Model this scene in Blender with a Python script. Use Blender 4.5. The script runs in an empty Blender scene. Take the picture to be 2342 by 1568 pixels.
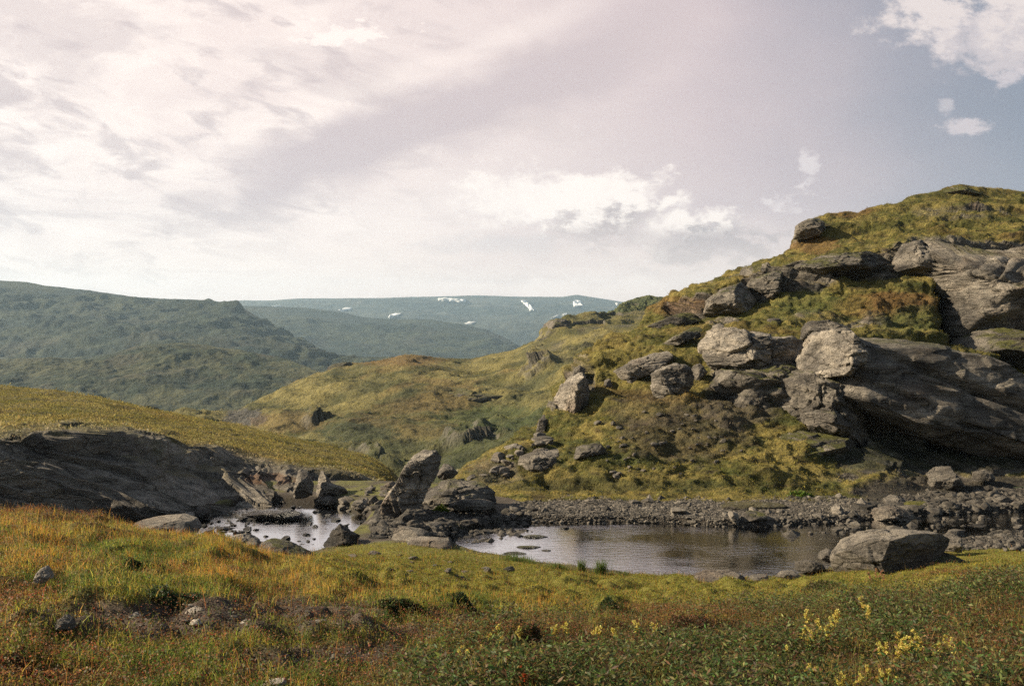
import bpy, bmesh, math, random
import numpy as np
random.seed(7); RNG = np.random.default_rng(7)
F = 2277.0; CX = 1171.0; HY = 800.0; EYE = 4.5          # focal length in px of a 2342 px wide frame, eye 4.5 m above the pond
f32 = np.float32
scene = bpy.context.scene
COL = scene.collection

# ------------------------------------------------------------------ helpers
def P(x, y, Y):
    x = np.asarray(x, float); y = np.asarray(y, float); Y = np.asarray(Y, float)
    return np.stack([(x-CX)/F*Y, Y+0*x, EYE-(y-HY)/F*Y], -1)
def scr(V):
    Y = np.maximum(V[..., 1], .5)
    return CX+V[..., 0]/Y*F, HY-(V[..., 2]-EYE)/Y*F

def _h(ix, iy, iz, s):
    h = (ix.astype(np.uint32)*np.uint32(374761393) + iy.astype(np.uint32)*np.uint32(668265263)
         + iz.astype(np.uint32)*np.uint32(2147483647) + np.uint32(s*974711))
    h = (h ^ (h >> np.uint32(13)))*np.uint32(1274126177)
    h = (h ^ (h >> np.uint32(16)))*np.uint32(2246822519)
    return h ^ (h >> np.uint32(15))
_ang = np.linspace(0, 2*np.pi, 64, endpoint=False)
_gz = ((np.arange(64)*0.618034) % 1)*2-1
_GX = (np.sqrt(1-_gz**2)*np.cos(_ang*7)).astype(f32); _GY = (np.sqrt(1-_gz**2)*np.sin(_ang*7)).astype(f32); _GZ = _gz.astype(f32)
def pn(V, scale, s=0):
    """gradient noise about -1..1, V is (..., 3) in metres, scale = metres per cell (number or three)"""
    V = np.asarray(V, np.float64)/np.asarray(scale, float)
    I = np.floor(V); Fr = (V-I).astype(f32); I = I.astype(np.int64)
    U = Fr*Fr*Fr*(Fr*(Fr*6-15)+10)
    out = 0
    for dx in (0, 1):
        wx = U[..., 0] if dx else 1-U[..., 0]
        for dy in (0, 1):
            wy = U[..., 1] if dy else 1-U[..., 1]
            for dz in (0, 1):
                wz = U[..., 2] if dz else 1-U[..., 2]
                g = (_h(I[..., 0]+dx, I[..., 1]+dy, I[..., 2]+dz, s) & np.uint32(63)).astype(np.int64)
                out = out + wx*wy*wz*(_GX[g]*(Fr[..., 0]-dx)+_GY[g]*(Fr[..., 1]-dy)+_GZ[g]*(Fr[..., 2]-dz))
    return out*1.6
def fbm(V, scale, oct=4, s=0, gain=.5):
    a = 1.; t = 0; n = 0
    sc = np.asarray(scale, float)
    for k in range(oct):
        t = t+a*pn(V, sc, s+k*17); n += a; a *= gain; sc = sc/2.03
    return t/n
def ridge(V, scale, oct=3, s=0):
    a = 1.; t = 0; n = 0; sc = np.asarray(scale, float)
    for k in range(oct):
        t = t+a*(1-2*np.abs(pn(V, sc, s+k*31))); n += a; a *= .5; sc = sc/2.1
    return t/n
def sm(a, b, x):
    t = np.clip((x-a)/(b-a), 0, 1); return t*t*(3-2*t)
def mixc(c, d, t):
    t = np.asarray(t)[..., None]; return np.asarray(c)*(1-t)+np.asarray(d)*t
def facet(V, scale, s=0):
    """worley cells: returns a random value per nearest cell, giving flat broken blocks"""
    Q = np.asarray(V, float)/np.asarray(scale, float); I = np.floor(Q).astype(np.int64)
    best = np.full(Q.shape[:-1], 9.); sec = best.copy(); val = np.zeros(Q.shape[:-1])
    for dx in (-1, 0, 1):
        for dy in (-1, 0, 1):
            for dz in (-1, 0, 1):
                J = [I[..., 0]+dx, I[..., 1]+dy, I[..., 2]+dz]
                h = _h(J[0], J[1], J[2], s)
                p = [(h & np.uint32(255))/255., ((h >> np.uint32(8)) & np.uint32(255))/255., ((h >> np.uint32(16)) & np.uint32(255))/255.]
                D = [J[k]+p[k]-Q[..., k] for k in range(3)]
                d = np.sqrt(D[0]**2+D[1]**2+D[2]**2)
                v = ((h >> np.uint32(24)) & np.uint32(255))/255.
                tilt = (p[1]-.5)*D[0]+(p[0]-.5)*D[2]
                m = d < best
                sec = np.where(m, best, np.minimum(sec, d)); val = np.where(m, v+1.1*tilt, val); best = np.where(m, d, best)
    return val, sec-best

def mesh(name, V, Fc, mat, color=None, smooth=True, parent=None):
    me = bpy.data.meshes.new(name)
    V = np.ascontiguousarray(V.reshape(-1, 3), f32)
    me.vertices.add(len(V)); me.vertices.foreach_set('co', V.ravel())
    if not isinstance(Fc, (list, tuple)): Fc = [Fc]
    L = np.concatenate([f.ravel() for f in Fc]).astype(np.int32)
    tot = np.concatenate([np.full(len(f), f.shape[1]) for f in Fc])
    st = np.concatenate([[0], np.cumsum(tot)[:-1]]).astype(np.int32)
    me.loops.add(len(L)); me.loops.foreach_set('vertex_index', L)
    me.polygons.add(len(tot)); me.polygons.foreach_set('loop_start', st)
    me.polygons.foreach_set('use_smooth', np.full(len(tot), smooth))
    me.update(calc_edges=True)
    if color is not None:
        at = me.color_attributes.new('Col', 'FLOAT_COLOR', 'POINT')
        c = np.ones((len(V), 4), f32); c[:, :3] = np.clip(color.reshape(-1, 3), 0.004, 1)
        at.data.foreach_set('color', c.ravel())
    if mat: me.materials.append(mat)
    o = bpy.data.objects.new(name, me); COL.objects.link(o)
    if parent: o.parent = parent
    return o
def tag(o, label=None, cat=None, group=None, kind=None):
    if label: o['label'] = label
    if cat: o['category'] = cat
    if group: o['group'] = group
    if kind: o['kind'] = kind
    return o
def split(o, mat, w, nr, nc):
    o.data.materials.append(mat); m = (w[:-1, :-1] > .5).astype(np.int32).ravel(); o.data.polygons.foreach_set('material_index', m)
def gridfaces(nr, nc):
    i = np.arange((nr-1)*nc).reshape(nr-1, nc)[:, :-1].ravel()
    return np.stack([i, i+1, i+1+nc, i+nc], 1)
def gnormals(G):
    du = np.gradient(G, axis=1); dv = np.gradient(G, axis=0)
    n = np.cross(du, dv); n /= np.linalg.norm(n, axis=-1, keepdims=True)+1e-9
    return np.where(n[..., 2:3] < -.3, -n, n)

# ------------------------------------------------------------------ materials
def newmat(name):
    m = bpy.data.materials.new(name); m.use_nodes = True
    nt = m.node_tree; nt.nodes.clear(); return m, nt
def N(nt, t, **kw):
    n = nt.nodes.new(t)
    for k, v in kw.items():
        if k in n.inputs.keys(): n.inputs[k].default_value = v
        else: setattr(n, k, v)
    return n
def surf_mat(name, nscale, bump, dist, rough=.9, var=.35, fine=None, spec=.25, stretch=(1, 1, 1)):
    """vertex colour (the thing's own pigment) broken up by small procedural noise, with bump"""
    m, nt = newmat(name); L = nt.links.new
    out = N(nt, 'ShaderNodeOutputMaterial'); b = N(nt, 'ShaderNodeBsdfPrincipled', Roughness=rough)
    b.inputs['Specular IOR Level'].default_value = spec
    at = N(nt, 'ShaderNodeAttribute', attribute_name='Col')
    geo = N(nt, 'ShaderNodeTexCoord'); mp = N(nt, 'ShaderNodeMapping'); mp.inputs['Scale'].default_value = stretch
    L(geo.outputs['Object'], mp.inputs['Vector'])
    n1 = N(nt, 'ShaderNodeTexNoise', Scale=nscale, Detail=8., Roughness=.65); L(mp.outputs[0], n1.inputs['Vector'])
    n2 = N(nt, 'ShaderNodeTexNoise', Scale=nscale*5.3, Detail=5., Roughness=.7); L(mp.outputs[0], n2.inputs['Vector'])
    mr = N(nt, 'ShaderNodeMapRange'); mr.inputs[1].default_value = .3; mr.inputs[2].default_value = .7
    mr.inputs[3].default_value = 1-var; mr.inputs[4].default_value = 1+var; L(n1.outputs['Fac'], mr.inputs[0])
    mr2 = N(nt, 'ShaderNodeMapRange'); mr2.inputs[1].default_value = .3; mr2.inputs[2].default_value = .7
    mr2.inputs[3].default_value = 1-var; mr2.inputs[4].default_value = 1+var; L(n2.outputs['Fac'], mr2.inputs[0])
    mu = N(nt, 'ShaderNodeMath', operation='MULTIPLY'); L(mr.outputs[0], mu.inputs[0]); L(mr2.outputs[0], mu.inputs[1])
    mx = N(nt, 'ShaderNodeMix', data_type='RGBA', blend_type='MULTIPLY'); mx.inputs[0].default_value = 1
    L(at.outputs['Color'], mx.inputs[6]); L(mu.outputs[0], mx.inputs[7]); L(mx.outputs[2], b.inputs['Base Color'])
    ad = N(nt, 'ShaderNodeMath', operation='ADD'); L(n1.outputs['Fac'], ad.inputs[0]); L(n2.outputs['Fac'], ad.inputs[1])
    bp = N(nt, 'ShaderNodeBump', Strength=bump, Distance=dist); L(ad.outputs[0], bp.inputs['Height']); L(bp.outputs[0], b.inputs['Normal'])
    L(b.outputs[0], out.inputs[0]); return m
M_turf = surf_mat('turf', 6., .8, .06, var=.35)
M_slope = surf_mat('hill_turf', 1.6, 1., .25, var=.35)
M_far = surf_mat('far_heath', .03, .9, 6., var=.30)
M_mid = surf_mat('mid_heath', .35, 1., .9, var=.30)
M_snow = surf_mat('snow', .5, .2, .3, var=.04)
M_sand = surf_mat('wet_gravel', 9., .9, .05, rough=.7, var=.45)

def rock_mat(name, tint=(1, 1, 1), rough=.85, stretch=(.35, 1, 2.2), scale=2.2, bump=.9, spec=.3):
    m, nt = newmat(name); L = nt.links.new
    out = N(nt, 'ShaderNodeOutputMaterial'); b = N(nt, 'ShaderNodeBsdfPrincipled', Roughness=rough)
    b.inputs['Specular IOR Level'].default_value = spec
    at = N(nt, 'ShaderNodeAttribute', attribute_name='Col')
    tc = N(nt, 'ShaderNodeTexCoord'); mp = N(nt, 'ShaderNodeMapping'); mp.inputs['Scale'].default_value = stretch
    mp.inputs['Rotation'].default_value = (0, .35, 0)
    L(tc.outputs['Object'], mp.inputs['Vector'])
    st = N(nt, 'ShaderNodeTexNoise', Scale=scale, Detail=9., Roughness=.7, Distortion=.6); L(mp.outputs[0], st.inputs['Vector'])
    fi = N(nt, 'ShaderNodeTexNoise', Scale=scale*9, Detail=6., Roughness=.75); L(tc.outputs['Object'], fi.inputs['Vector'])
    vo = N(nt, 'ShaderNodeTexVoronoi', Scale=scale*.55, feature='DISTANCE_TO_EDGE'); wp = N(nt, 'ShaderNodeTexNoise', Scale=scale*1.4, Detail=4.); L(tc.outputs['Object'], wp.inputs['Vector'])
    wa = N(nt, 'ShaderNodeVectorMath', operation='MULTIPLY_ADD'); L(wp.outputs['Color'], wa.inputs[0]); wa.inputs[1].default_value = (.55, .55, .55); L(mp.outputs[0], wa.inputs[2]); L(wa.outputs[0], vo.inputs['Vector'])
    li = N(nt, 'ShaderNodeTexNoise', Scale=scale*2.6, Detail=6., Roughness=.6); L(tc.outputs['Object'], li.inputs['Vector'])
    cr = N(nt, 'ShaderNodeValToRGB'); e = cr.color_ramp.elements
    e[0].position = .3; e[0].color = (.36*tint[0], .35*tint[1], .34*tint[2], 1); e[1].position = .7; e[1].color = (1.5*tint[0], 1.46*tint[1], 1.4*tint[2], 1)
    L(st.outputs['Fac'], cr.inputs[0])
    m1 = N(nt, 'ShaderNodeMix', data_type='RGBA', blend_type='MULTIPLY'); m1.inputs[0].default_value = 1
    L(at.outputs['Color'], m1.inputs[6]); L(cr.outputs[0], m1.inputs[7])
    l2 = N(nt, 'ShaderNodeMapRange'); l2.inputs[1].default_value = .60; l2.inputs[2].default_value = .66; l2.inputs[4].default_value = .5; L(li.outputs['Fac'], l2.inputs[0])
    m2 = N(nt, 'ShaderNodeMix', data_type='RGBA'); L(l2.outputs[0], m2.inputs[0]); L(m1.outputs[2], m2.inputs[6]); m2.inputs[7].default_value = (.30, .28, .22, 1)
    f2 = N(nt, 'ShaderNodeMapRange'); f2.inputs[1].default_value = .3; f2.inputs[2].default_value = .7; f2.inputs[3].default_value = .55; f2.inputs[4].default_value = 1.4; L(fi.outputs['Fac'], f2.inputs[0])
    m3 = N(nt, 'ShaderNodeMix', data_type='RGBA', blend_type='MULTIPLY'); m3.inputs[0].default_value = 1; L(m2.outputs[2], m3.inputs[6]); L(f2.outputs[0], m3.inputs[7])
    v2 = N(nt, 'ShaderNodeMapRange'); v2.inputs[2].default_value = .05; L(vo.outputs['Distance'], v2.inputs[0])
    v3 = N(nt, 'ShaderNodeMapRange'); v3.inputs[2].default_value = .035; v3.inputs[3].default_value = .35; L(vo.outputs['Distance'], v3.inputs[0])
    m4 = N(nt, 'ShaderNodeMix', data_type='RGBA', blend_type='MULTIPLY'); m4.inputs[0].default_value = 1; L(m3.outputs[2], m4.inputs[6]); L(v3.outputs[0], m4.inputs[7]); L(m4.outputs[2], b.inputs['Base Color'])
    a = N(nt, 'ShaderNodeMath', operation='MULTIPLY_ADD'); L(st.outputs['Fac'], a.inputs[0]); a.inputs[1].default_value = 2.2
    b3 = N(nt, 'ShaderNodeMath', operation='MULTIPLY'); L(v2.outputs[0], b3.inputs[0]); b3.inputs[1].default_value = .25; L(b3.outputs[0], a.inputs[2])
    a2 = N(nt, 'ShaderNodeMath', operation='MULTIPLY_ADD'); L(fi.outputs['Fac'], a2.inputs[0]); a2.inputs[1].default_value = .5; L(a.outputs[0], a2.inputs[2])
    bp = N(nt, 'ShaderNodeBump', Strength=bump, Distance=.22); L(a2.outputs[0], bp.inputs['Height']); L(bp.outputs[0], b.inputs['Normal'])
    L(b.outputs[0], out.inputs[0]); return m
M_rock = rock_mat('grey_rock')
M_wet = rock_mat('wet_stone', rough=.35, scale=5., spec=.5)
M_stone = rock_mat('small_stone', scale=7., bump=.6)

def leaf_mat(name, trans=.45, rough=.6, spec=.3):
    m, nt = newmat(name); L = nt.links.new
    out = N(nt, 'ShaderNodeOutputMaterial'); b = N(nt, 'ShaderNodeBsdfPrincipled', Roughness=rough); b.inputs['Specular IOR Level'].default_value = spec
    at = N(nt, 'ShaderNodeAttribute', attribute_name='Col'); t = N(nt, 'ShaderNodeBsdfTranslucent'); mx = N(nt, 'ShaderNodeMixShader', Fac=trans)
    L(at.outputs['Color'], b.inputs['Base Color']); L(at.outputs['Color'], t.inputs['Color'])
    L(b.outputs[0], mx.inputs[1]); L(t.outputs[0], mx.inputs[2]); L(mx.outputs[0], out.inputs[0]); return m
M_leaf = leaf_mat('leaf'); M_blade = leaf_mat('grass_blade', .5, .7, .2); M_moss = leaf_mat('moss_tuft', .5, .9, .1)

# ------------------------------------------------------------------ the ground sheet
def tab(cols, sx, Y):
    """cols: list of (screen x, [(Y, z relative to the eye)...])"""
    xs = np.array([c[0] for c in cols], float)
    Z = np.stack([np.interp(Y, [p[0] for p in c[1]], [p[1] for p in c[1]]) for c in cols], 0)
    i = np.clip(np.searchsorted(xs, sx)-1, 0, len(xs)-2)
    t = np.clip((sx-xs[i])/(xs[i+1]-xs[i]), 0, 1); t = t*t*(3-2*t)
    a = np.take_along_axis(Z, i[None], 0)[0]; b = np.take_along_axis(Z, (i+1)[None], 0)[0]
    return a*(1-t)+b*t
FARZ = [(31.6, -4.15), (36, -8), (50, -14), (90, -18), (140, -19), (250, -30), (500, -55), (900, -90), (9000, -120)]
FARR = [(31.6, -4.4), (36, -6), (50, -14), (90, -18), (140, -19), (250, -30), (500, -55), (900, -90), (9000, -120)]
GC = [(-900, [(0, -1.35), (4, -1.4), (9, -1.4), (13, -1.7), (17, -3.1), (21, -4.3), (24, -4.6)]+FARZ),
      (0, [(0, -1.5), (4, -1.56), (7, -1.68), (10, -1.78), (12.3, -1.97), (15, -2.9), (18, -3.9), (21, -4.45), (26, -4.5)]+FARZ),
      (250, [(0, -1.5), (4, -1.58), (7, -1.72), (10, -1.93), (12.6, -2.22), (15, -3.0), (18, -4.0), (21, -4.45), (26, -4.5)]+FARZ),
      (450, [(0, -1.5), (4, -1.6), (8, -1.86), (11, -2.2), (14, -2.66), (16.5, -3.4), (19, -4.2), (21.5, -4.42), (27, -4.44)]+FARZ),
      (700, [(0, -1.5), (4, -1.6), (8, -2.0), (12, -2.65), (16, -3.4), (19, -3.95), (21.3, -4.36), (26, -4.4), (29, -4.3)]+FARZ),
      (900, [(0, -1.5), (4, -1.6), (8, -2.1), (12, -2.85), (16, -3.55), (20, -4.1), (22.5, -4.3), (26, -4.2), (29, -4.2)]+FARZ),
      (1171, [(0, -1.5), (4, -1.6), (6, -1.9), (8, -2.25), (12, -3.0), (16, -3.72), (20, -4.26), (21.8, -4.42), (24, -4.36)]+FARR),
      (1450, [(0, -1.5), (4, -1.6), (6, -1.95), (8, -2.35), (12, -3.1), (16, -3.85), (19.6, -4.42), (22, -4.4), (27, -4.35)]+FARR),
      (1800, [(0, -1.5), (4, -1.6), (6, -1.92), (8, -2.3), (12, -3.1), (16, -3.9), (19.4, -4.42), (22, -4.4), (27, -4.35)]+FARR),
      (2000, [(0, -1.5), (4, -1.58), (6, -1.85), (8, -2.2), (12, -3.0), (16, -3.8), (19.4, -4.3), (21, -4.42), (27, -4.38)]+FARR),
      (2342, [(0, -1.5), (4, -1.5), (6, -1.7), (8, -1.95), (12, -2.75), (16, -3.5), (19, -4.0), (21.6, -4.4), (27, -4.35)]+FARR),
      (3300, [(0, -1.5), (4, -1.4), (8, -1.6), (12, -2.3), (16, -3.2), (21.6, -4.3), (27, -4.3)]+FARR)]
def poly_w(pts, z=-4.5):
    p = np.array(pts, float); Y = -z*F/(p[:, 1]-HY)
    return np.stack([(p[:, 0]-CX)/F*Y, Y], 1)
POND = poly_w([(1030, 1222), (1100, 1208), (1150, 1200), (1200, 1193), (1300, 1196), (1450, 1196), (1560, 1198), (1640, 1204), (1760, 1206), (1900, 1196), (2100, 1180),
               (2342, 1168), (2800, 1160), (2800, 1215), (2342, 1228), (2180, 1240), (1990, 1290), (1850, 1312), (1700, 1318), (1560, 1320), (1450, 1313), (1300, 1300), (1230, 1292), (1120, 1272), (1060, 1258), (1022, 1242)])
STREAM = poly_w([(350, 1205), (430, 1195), (470, 1178), (540, 1156), (640, 1149), (720, 1152), (800, 1166), (842, 1180), (838, 1196), (800, 1228), (750, 1255), (710, 1268), (660, 1262), (600, 1242), (500, 1228), (400, 1222)])
def sdist(X, Y, poly):
    """signed distance in m, positive inside"""
    d = np.full(X.shape, 1e9); ins = np.zeros(X.shape, bool); n = len(poly)
    for i in range(n):
        a = poly[i]; b = poly[(i+1) % n]; e = b-a
        t = np.clip(((X-a[0])*e[0]+(Y-a[1])*e[1])/(e@e), 0, 1)
        d = np.minimum(d, np.hypot(X-a[0]-t*e[0], Y-a[1]-t*e[1]))
        c = ((a[1] > Y) != (b[1] > Y)); 
        if abs(e[1]) > 1e-9: ins ^= c & (X < e[0]*(Y-a[1])/e[1]+a[0])
    return np.where(ins, d, -d)
MOUNDS = [(385, 1352, 110, 14, .04), (1065, 1385, 75, 14, .06), (900, 1400, 80, 12, .07), (1390, 1378, 40, 10, .10), (2150, 1345, 90, 12, .14), (60, 1440, 60, 20, .12),
          (740, 1405, 60, 10, .06), (300, 1262, 60, 8, .07), (1600, 1440, 120, 20, .12), (1250, 1480, 100, 20, .10)]
def ground_z(X, Y):
    X = np.asarray(X, float); Y = np.asarray(Y, float)
    Yc = np.maximum(Y, 4.0); sx = CX+F*X/Yc
    z = tab(GC, np.clip(sx, -900, 3300), Yc)+EYE
    w = sdist(X, Y, POND); w2 = sdist(X, Y, STREAM); w = np.maximum(w, w2)
    V = np.stack([X, Y, 0*X], -1)
    nz = fbm(V, 1.7, 4, 3)*.13*sm(2, 5, Y)+fbm(V, .42, 3, 9)*.035
    nz = nz+(np.abs(pn(V, .7, 35))*.23+np.abs(pn(V, .3, 36))*.10-.10)*sm(3, 5, Y)*(1-sm(17, 20, Y))
    near = 1-sm(60, 200, Y); flat = sm(19.5, 22, Y)*(1-sm(31.5, 34, Y))
    z = z+nz*near*(1-.45*flat)*(1-sm(-.3, .6, w))
    z = z+near*(1-sm(20, 22, Y))*sm(8, 3, np.abs(-w-1))*0
    z = z+fbm(V, .8, 3, 31)*.16*sm(1350, 1450, HY-(z-EYE)/Yc*F)*sm(800, 1100, sx)*(Y < 14)*(Y > 2)
    # keep the banks a little above the water and sink the beds
    wn = w+.1+fbm(V, 1.3, 3, 21)*.22
    z = np.where((Y > 18.5) & (Y < 31.5), np.maximum(z, .035+.05*fbm(V, .8, 3, 5)), z)
    z = z-(z+.22+.12*fbm(V, .9, 3, 77))*sm(-.12, .35, wn)
    # drained shallow shelf between stones
    sy = HY-(z-EYE)/Yc*F
    for (mx, my, rx, ry, h) in MOUNDS:
        z = z+h*np.exp(-((sx-mx)/rx)**2-((sy-my)/(ry*1.3))**2)*(Y > 3.5)
    return z
def gpt(x, y, lo=3.2, hi=31.5):
    """the world point of the ground seen at screen point (x, y)"""
    Ys = np.linspace(lo, hi, 900); X = (x-CX)/F*Ys; Z = ground_z(X, Ys)
    yy = HY-(Z-EYE)/Ys*F; k = np.where(yy <= y)[0]
    k = k[0] if len(k) else int(np.argmin(yy))
    return np.array([X[k], Ys[k], Z[k]])

# vegetation zones of the near ground: orange, green, moss lawn, willow, bare, red heath
def ell(sx, sy, cx, cy, rx, ry, k=1.): return k*np.exp(-(((sx-cx)/rx)**2+((sy-cy)/ry)**2)**1.5)
def ramp(p, x): return np.interp(x, [q[0] for q in p], [q[1] for q in p])
def zones(X, Y):
    V = np.stack([X, Y, 0*X], -1)
    z0 = ground_z(X, Y); sx = CX+F*X/np.maximum(Y, 3); sy = HY-(z0-EYE)/np.maximum(Y, 3)*F
    sx = sx+fbm(V, 1.1, 3, 41)*130; sy = sy+fbm(V, .9, 3, 42)*38
    n = fbm(V, .55, 3, 50)
    O = .55+0*sx; G = .32+0*sx; M = 0*sx; W = 0*sx; B = 0*sx+.02; R = .06+0*sx
    top = ramp([(-200, 1150), (600, 1225), (760, 1300), (900, 1335), (1400, 1368), (1500, 1400), (2342, 1430)], sx)
    lawn = sm(25, -10, sy-top)*sm(560, 760, sx)
    M += 2.6*lawn; O *= 1-.8*lawn; G *= 1-.3*lawn; R = R+.05*lawn
    wil = sm(-22, 34, sy-ramp([(800, 1640), (1000, 1500), (1150, 1450), (1450, 1418), (1800, 1388), (2342, 1330)], sx))*sm(800, 1000, sx)
    W += 2.4*wil; M *= 1-wil; O *= 1-.75*wil
    low = sm(1375, 1420, sy)*(1-wil); O = O*(1-.72*low); G += .40*low; R += .22*low; M += .5*low
    M += .55*sm(560, 900, sx)*(1-wil)*sm(1300, 1330, sy); M += 1.2*sm(1350, 1500, sx)*(1-wil)*sm(1330, 1300, sy-60)
    for (a, b, c, d, k) in ((480, 1415, 290, 34, 4), (735, 1400, 120, 26, 4), (720, 1512, 220, 28, 3), (960, 1445, 130, 22, 1.6), (860, 1490, 100, 20, 2), (1120, 1415, 120, 14, 1.2), (200, 1485, 60, 14, 1)): 
        e = np.clip(ell(sx, sy, a, b, c, d, 1)*1.3, 0, 1); B += 1.8*k*e; O *= 1-.93*e; G *= 1-.8*e; M *= 1-.9*e; R += .25*e
    for (a, b, c, d, k) in ((60, 1555, 230, 50, 3), (20, 1400, 90, 70, 1.2), (1600, 1445, 170, 38, 6), (1240, 1490, 140, 44, 5), (900, 1550, 140, 30, 1.4), (1370, 1490, 80, 40, 2), (130, 1180, 120, 14, 1.), (1900, 1480, 90, 26, 1.5), (2250, 1500, 150, 70, 2.2), (1480, 1400, 80, 18, 1.), (2240,1330,120,20,1.2)):
        R += ell(sx, sy, a, b, c, d, k)
    for (a, b, c, d, k) in ((330, 1265, 140, 24, 2.2), (385, 1352, 120, 22, 4), (1065, 1385, 80, 20, 4), (900, 1400, 90, 14, 2), (180, 1340, 90, 22, 1.2), (1390, 1378, 50, 14, 2.5), (600, 1440, 80, 14, 1.5), (250, 1510, 200, 30, 1.5), (1300, 1285, 60, 10, 2), (700, 1545, 120, 22, 1.4)):
        G += ell(sx, sy, a, b, c, d, k)
    tus = np.abs(pn(V, .7, 35))+.5*np.abs(pn(V, .3, 36)); hol = sm(.30, .12, tus)
    O = O*(1+.9*n)*(1-.6*hol); G = G*(1-.9*n); R = R+.35*hol*(1-lawn); B = B+.25*hol*sm(.0, .3, n)
    Wt = np.clip(np.stack([O, G, M, W, B, R], -1), 0, None); Wt /= Wt.sum(-1, keepdims=True)
    return Wt
ZC = 1.15*np.array([(.165, .105, .024), (.080, .092, .022), (.150, .135, .024), (.045, .062, .018), (.075, .055, .042), (.075, .034, .018)])

nr, nc = 1000, 1050
rows = np.concatenate([np.linspace(-25, 3, 40)[:-1], np.geomspace(3, 36, 780), np.geomspace(36.5, 8500, 181)])
u = np.sinh(np.linspace(-1.9, 1.9, nc))/np.sinh(1.9)*1.05; u = np.sign(u)*np.abs(u)
wY = np.where(rows > 0, np.sqrt(rows**2+9), 3-rows*.8)
GX = u[None]*wY[:, None]; GY = np.repeat(rows[:, None], nc, 1)
GZ = ground_z(GX, GY)
GG = np.stack([GX, GY, GZ], -1)
Wt = zones(GX, GY)
gc = Wt@ZC
sed = sm(19.2, 21.0, GY)                                                     # the stony flat round the water
sxx = CX+F*GX/np.maximum(GY, 3)
sed = sed*(1-.0*sxx)
mossy = sm(-.05, .25, fbm(GG, 1.6, 4, 61))*(sm(1100, 1000, sxx)+.15)
mossy = np.maximum(mossy, sm(940, 860, sxx)*sm(740, 790, sxx)*sm(27, 28.5, GY)*sm(-.3, .1, fbm(GG, .9, 4, 62))); sand = mixc((.085, .068, .052), (.13, .125, .032), np.clip(mossy*.9, 0, 1))
wsd = np.maximum(sdist(GX, GY, POND), sdist(GX, GY, STREAM))
bank = sm(-1.5, -.5, wsd)*sm(18.2, 19.2, GY)
wet = sm(-.35, .05, wsd)
sed = np.maximum(np.where((GY < 22), sm(-.9, -.1, wsd), 1), 0)*sm(18.6, 19.6, GY)
gc = mixc(gc, sand, sed); gc = mixc(gc, (.030, .024, .018), wet*.85)
gc = gc*(1+.25*fbm(GG, .3, 3, 8)[..., None])
far = sm(33, 60, GY); gc = mixc(gc, (.05, .06, .022), far)
gr = mesh('ground', GG, gridfaces(len(rows), nc), M_turf, gc); tag(gr, kind='structure')

# ------------------------------------------------------------------ lofted hills
def loft(lines, x0, x1, ncol, segrows, back=((1.06, -.04), (1.3, -.25)), blur=5, sx_blur=3):
    xs = np.linspace(x0, x1, ncol)
    A = []
    for ln in lines:
        px = [p[0] for p in ln]; y = np.interp(xs, px, [p[1] for p in ln]); Y = np.interp(xs, px, [p[2] for p in ln])
        k = np.hanning(2*sx_blur+3)[1:-1]; k /= k.sum()
        y = np.convolve(np.pad(y, sx_blur, 'edge'), k, 'valid'); Y = np.convolve(np.pad(Y, sx_blur, 'edge'), k, 'valid')
        A.append(P(xs, y, Y))
    c = A[-1]; h = np.maximum(c[:, 2]-A[0][:, 2], 0)
    for (m, dz) in back:
        b = c.copy(); b[:, 0] *= m; b[:, 1] *= m; b[:, 2] = c[:, 2]+dz*h+(c[:, 1]*(m-1))*-.05; A.append(b)
    A = np.stack(A, 0); rowsout = []
    seg = list(segrows)+[max(10, segrows[-1]//3)]*len(back)
    for i in range(len(A)-1):
        t = np.arange(seg[i])/seg[i]
        rowsout.append(A[i][None]*(1-t[:, None, None])+A[i+1][None]*t[:, None, None])
    rowsout.append(A[-1][None]); G = np.concatenate(rowsout, 0)
    tt = np.concatenate([i+np.arange(seg[i])/seg[i] for i in range(len(A)-1)]+[[len(A)-1]])
    if blur:
        k = np.hanning(2*blur+3)[1:-1]; k /= k.sum(); Gp = np.pad(G, ((blur, blur), (0, 0), (0, 0)), 'edge')
        G2 = sum(k[j]*Gp[j:j+len(G)] for j in range(len(k))); G2[0] = G[0]; G2[-1] = G[-1]; G = G2
    return G, tt, xs
def surf_pt(G, x, y):
    """first (nearest) point of a lofted hill on the sight line through screen (x, y)"""
    sx, sy = scr(G); d = np.hypot(sx-x, sy-y); k = np.unravel_index(np.argmin(d+G[..., 1]*.02), d.shape)
    return G[k]

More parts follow.
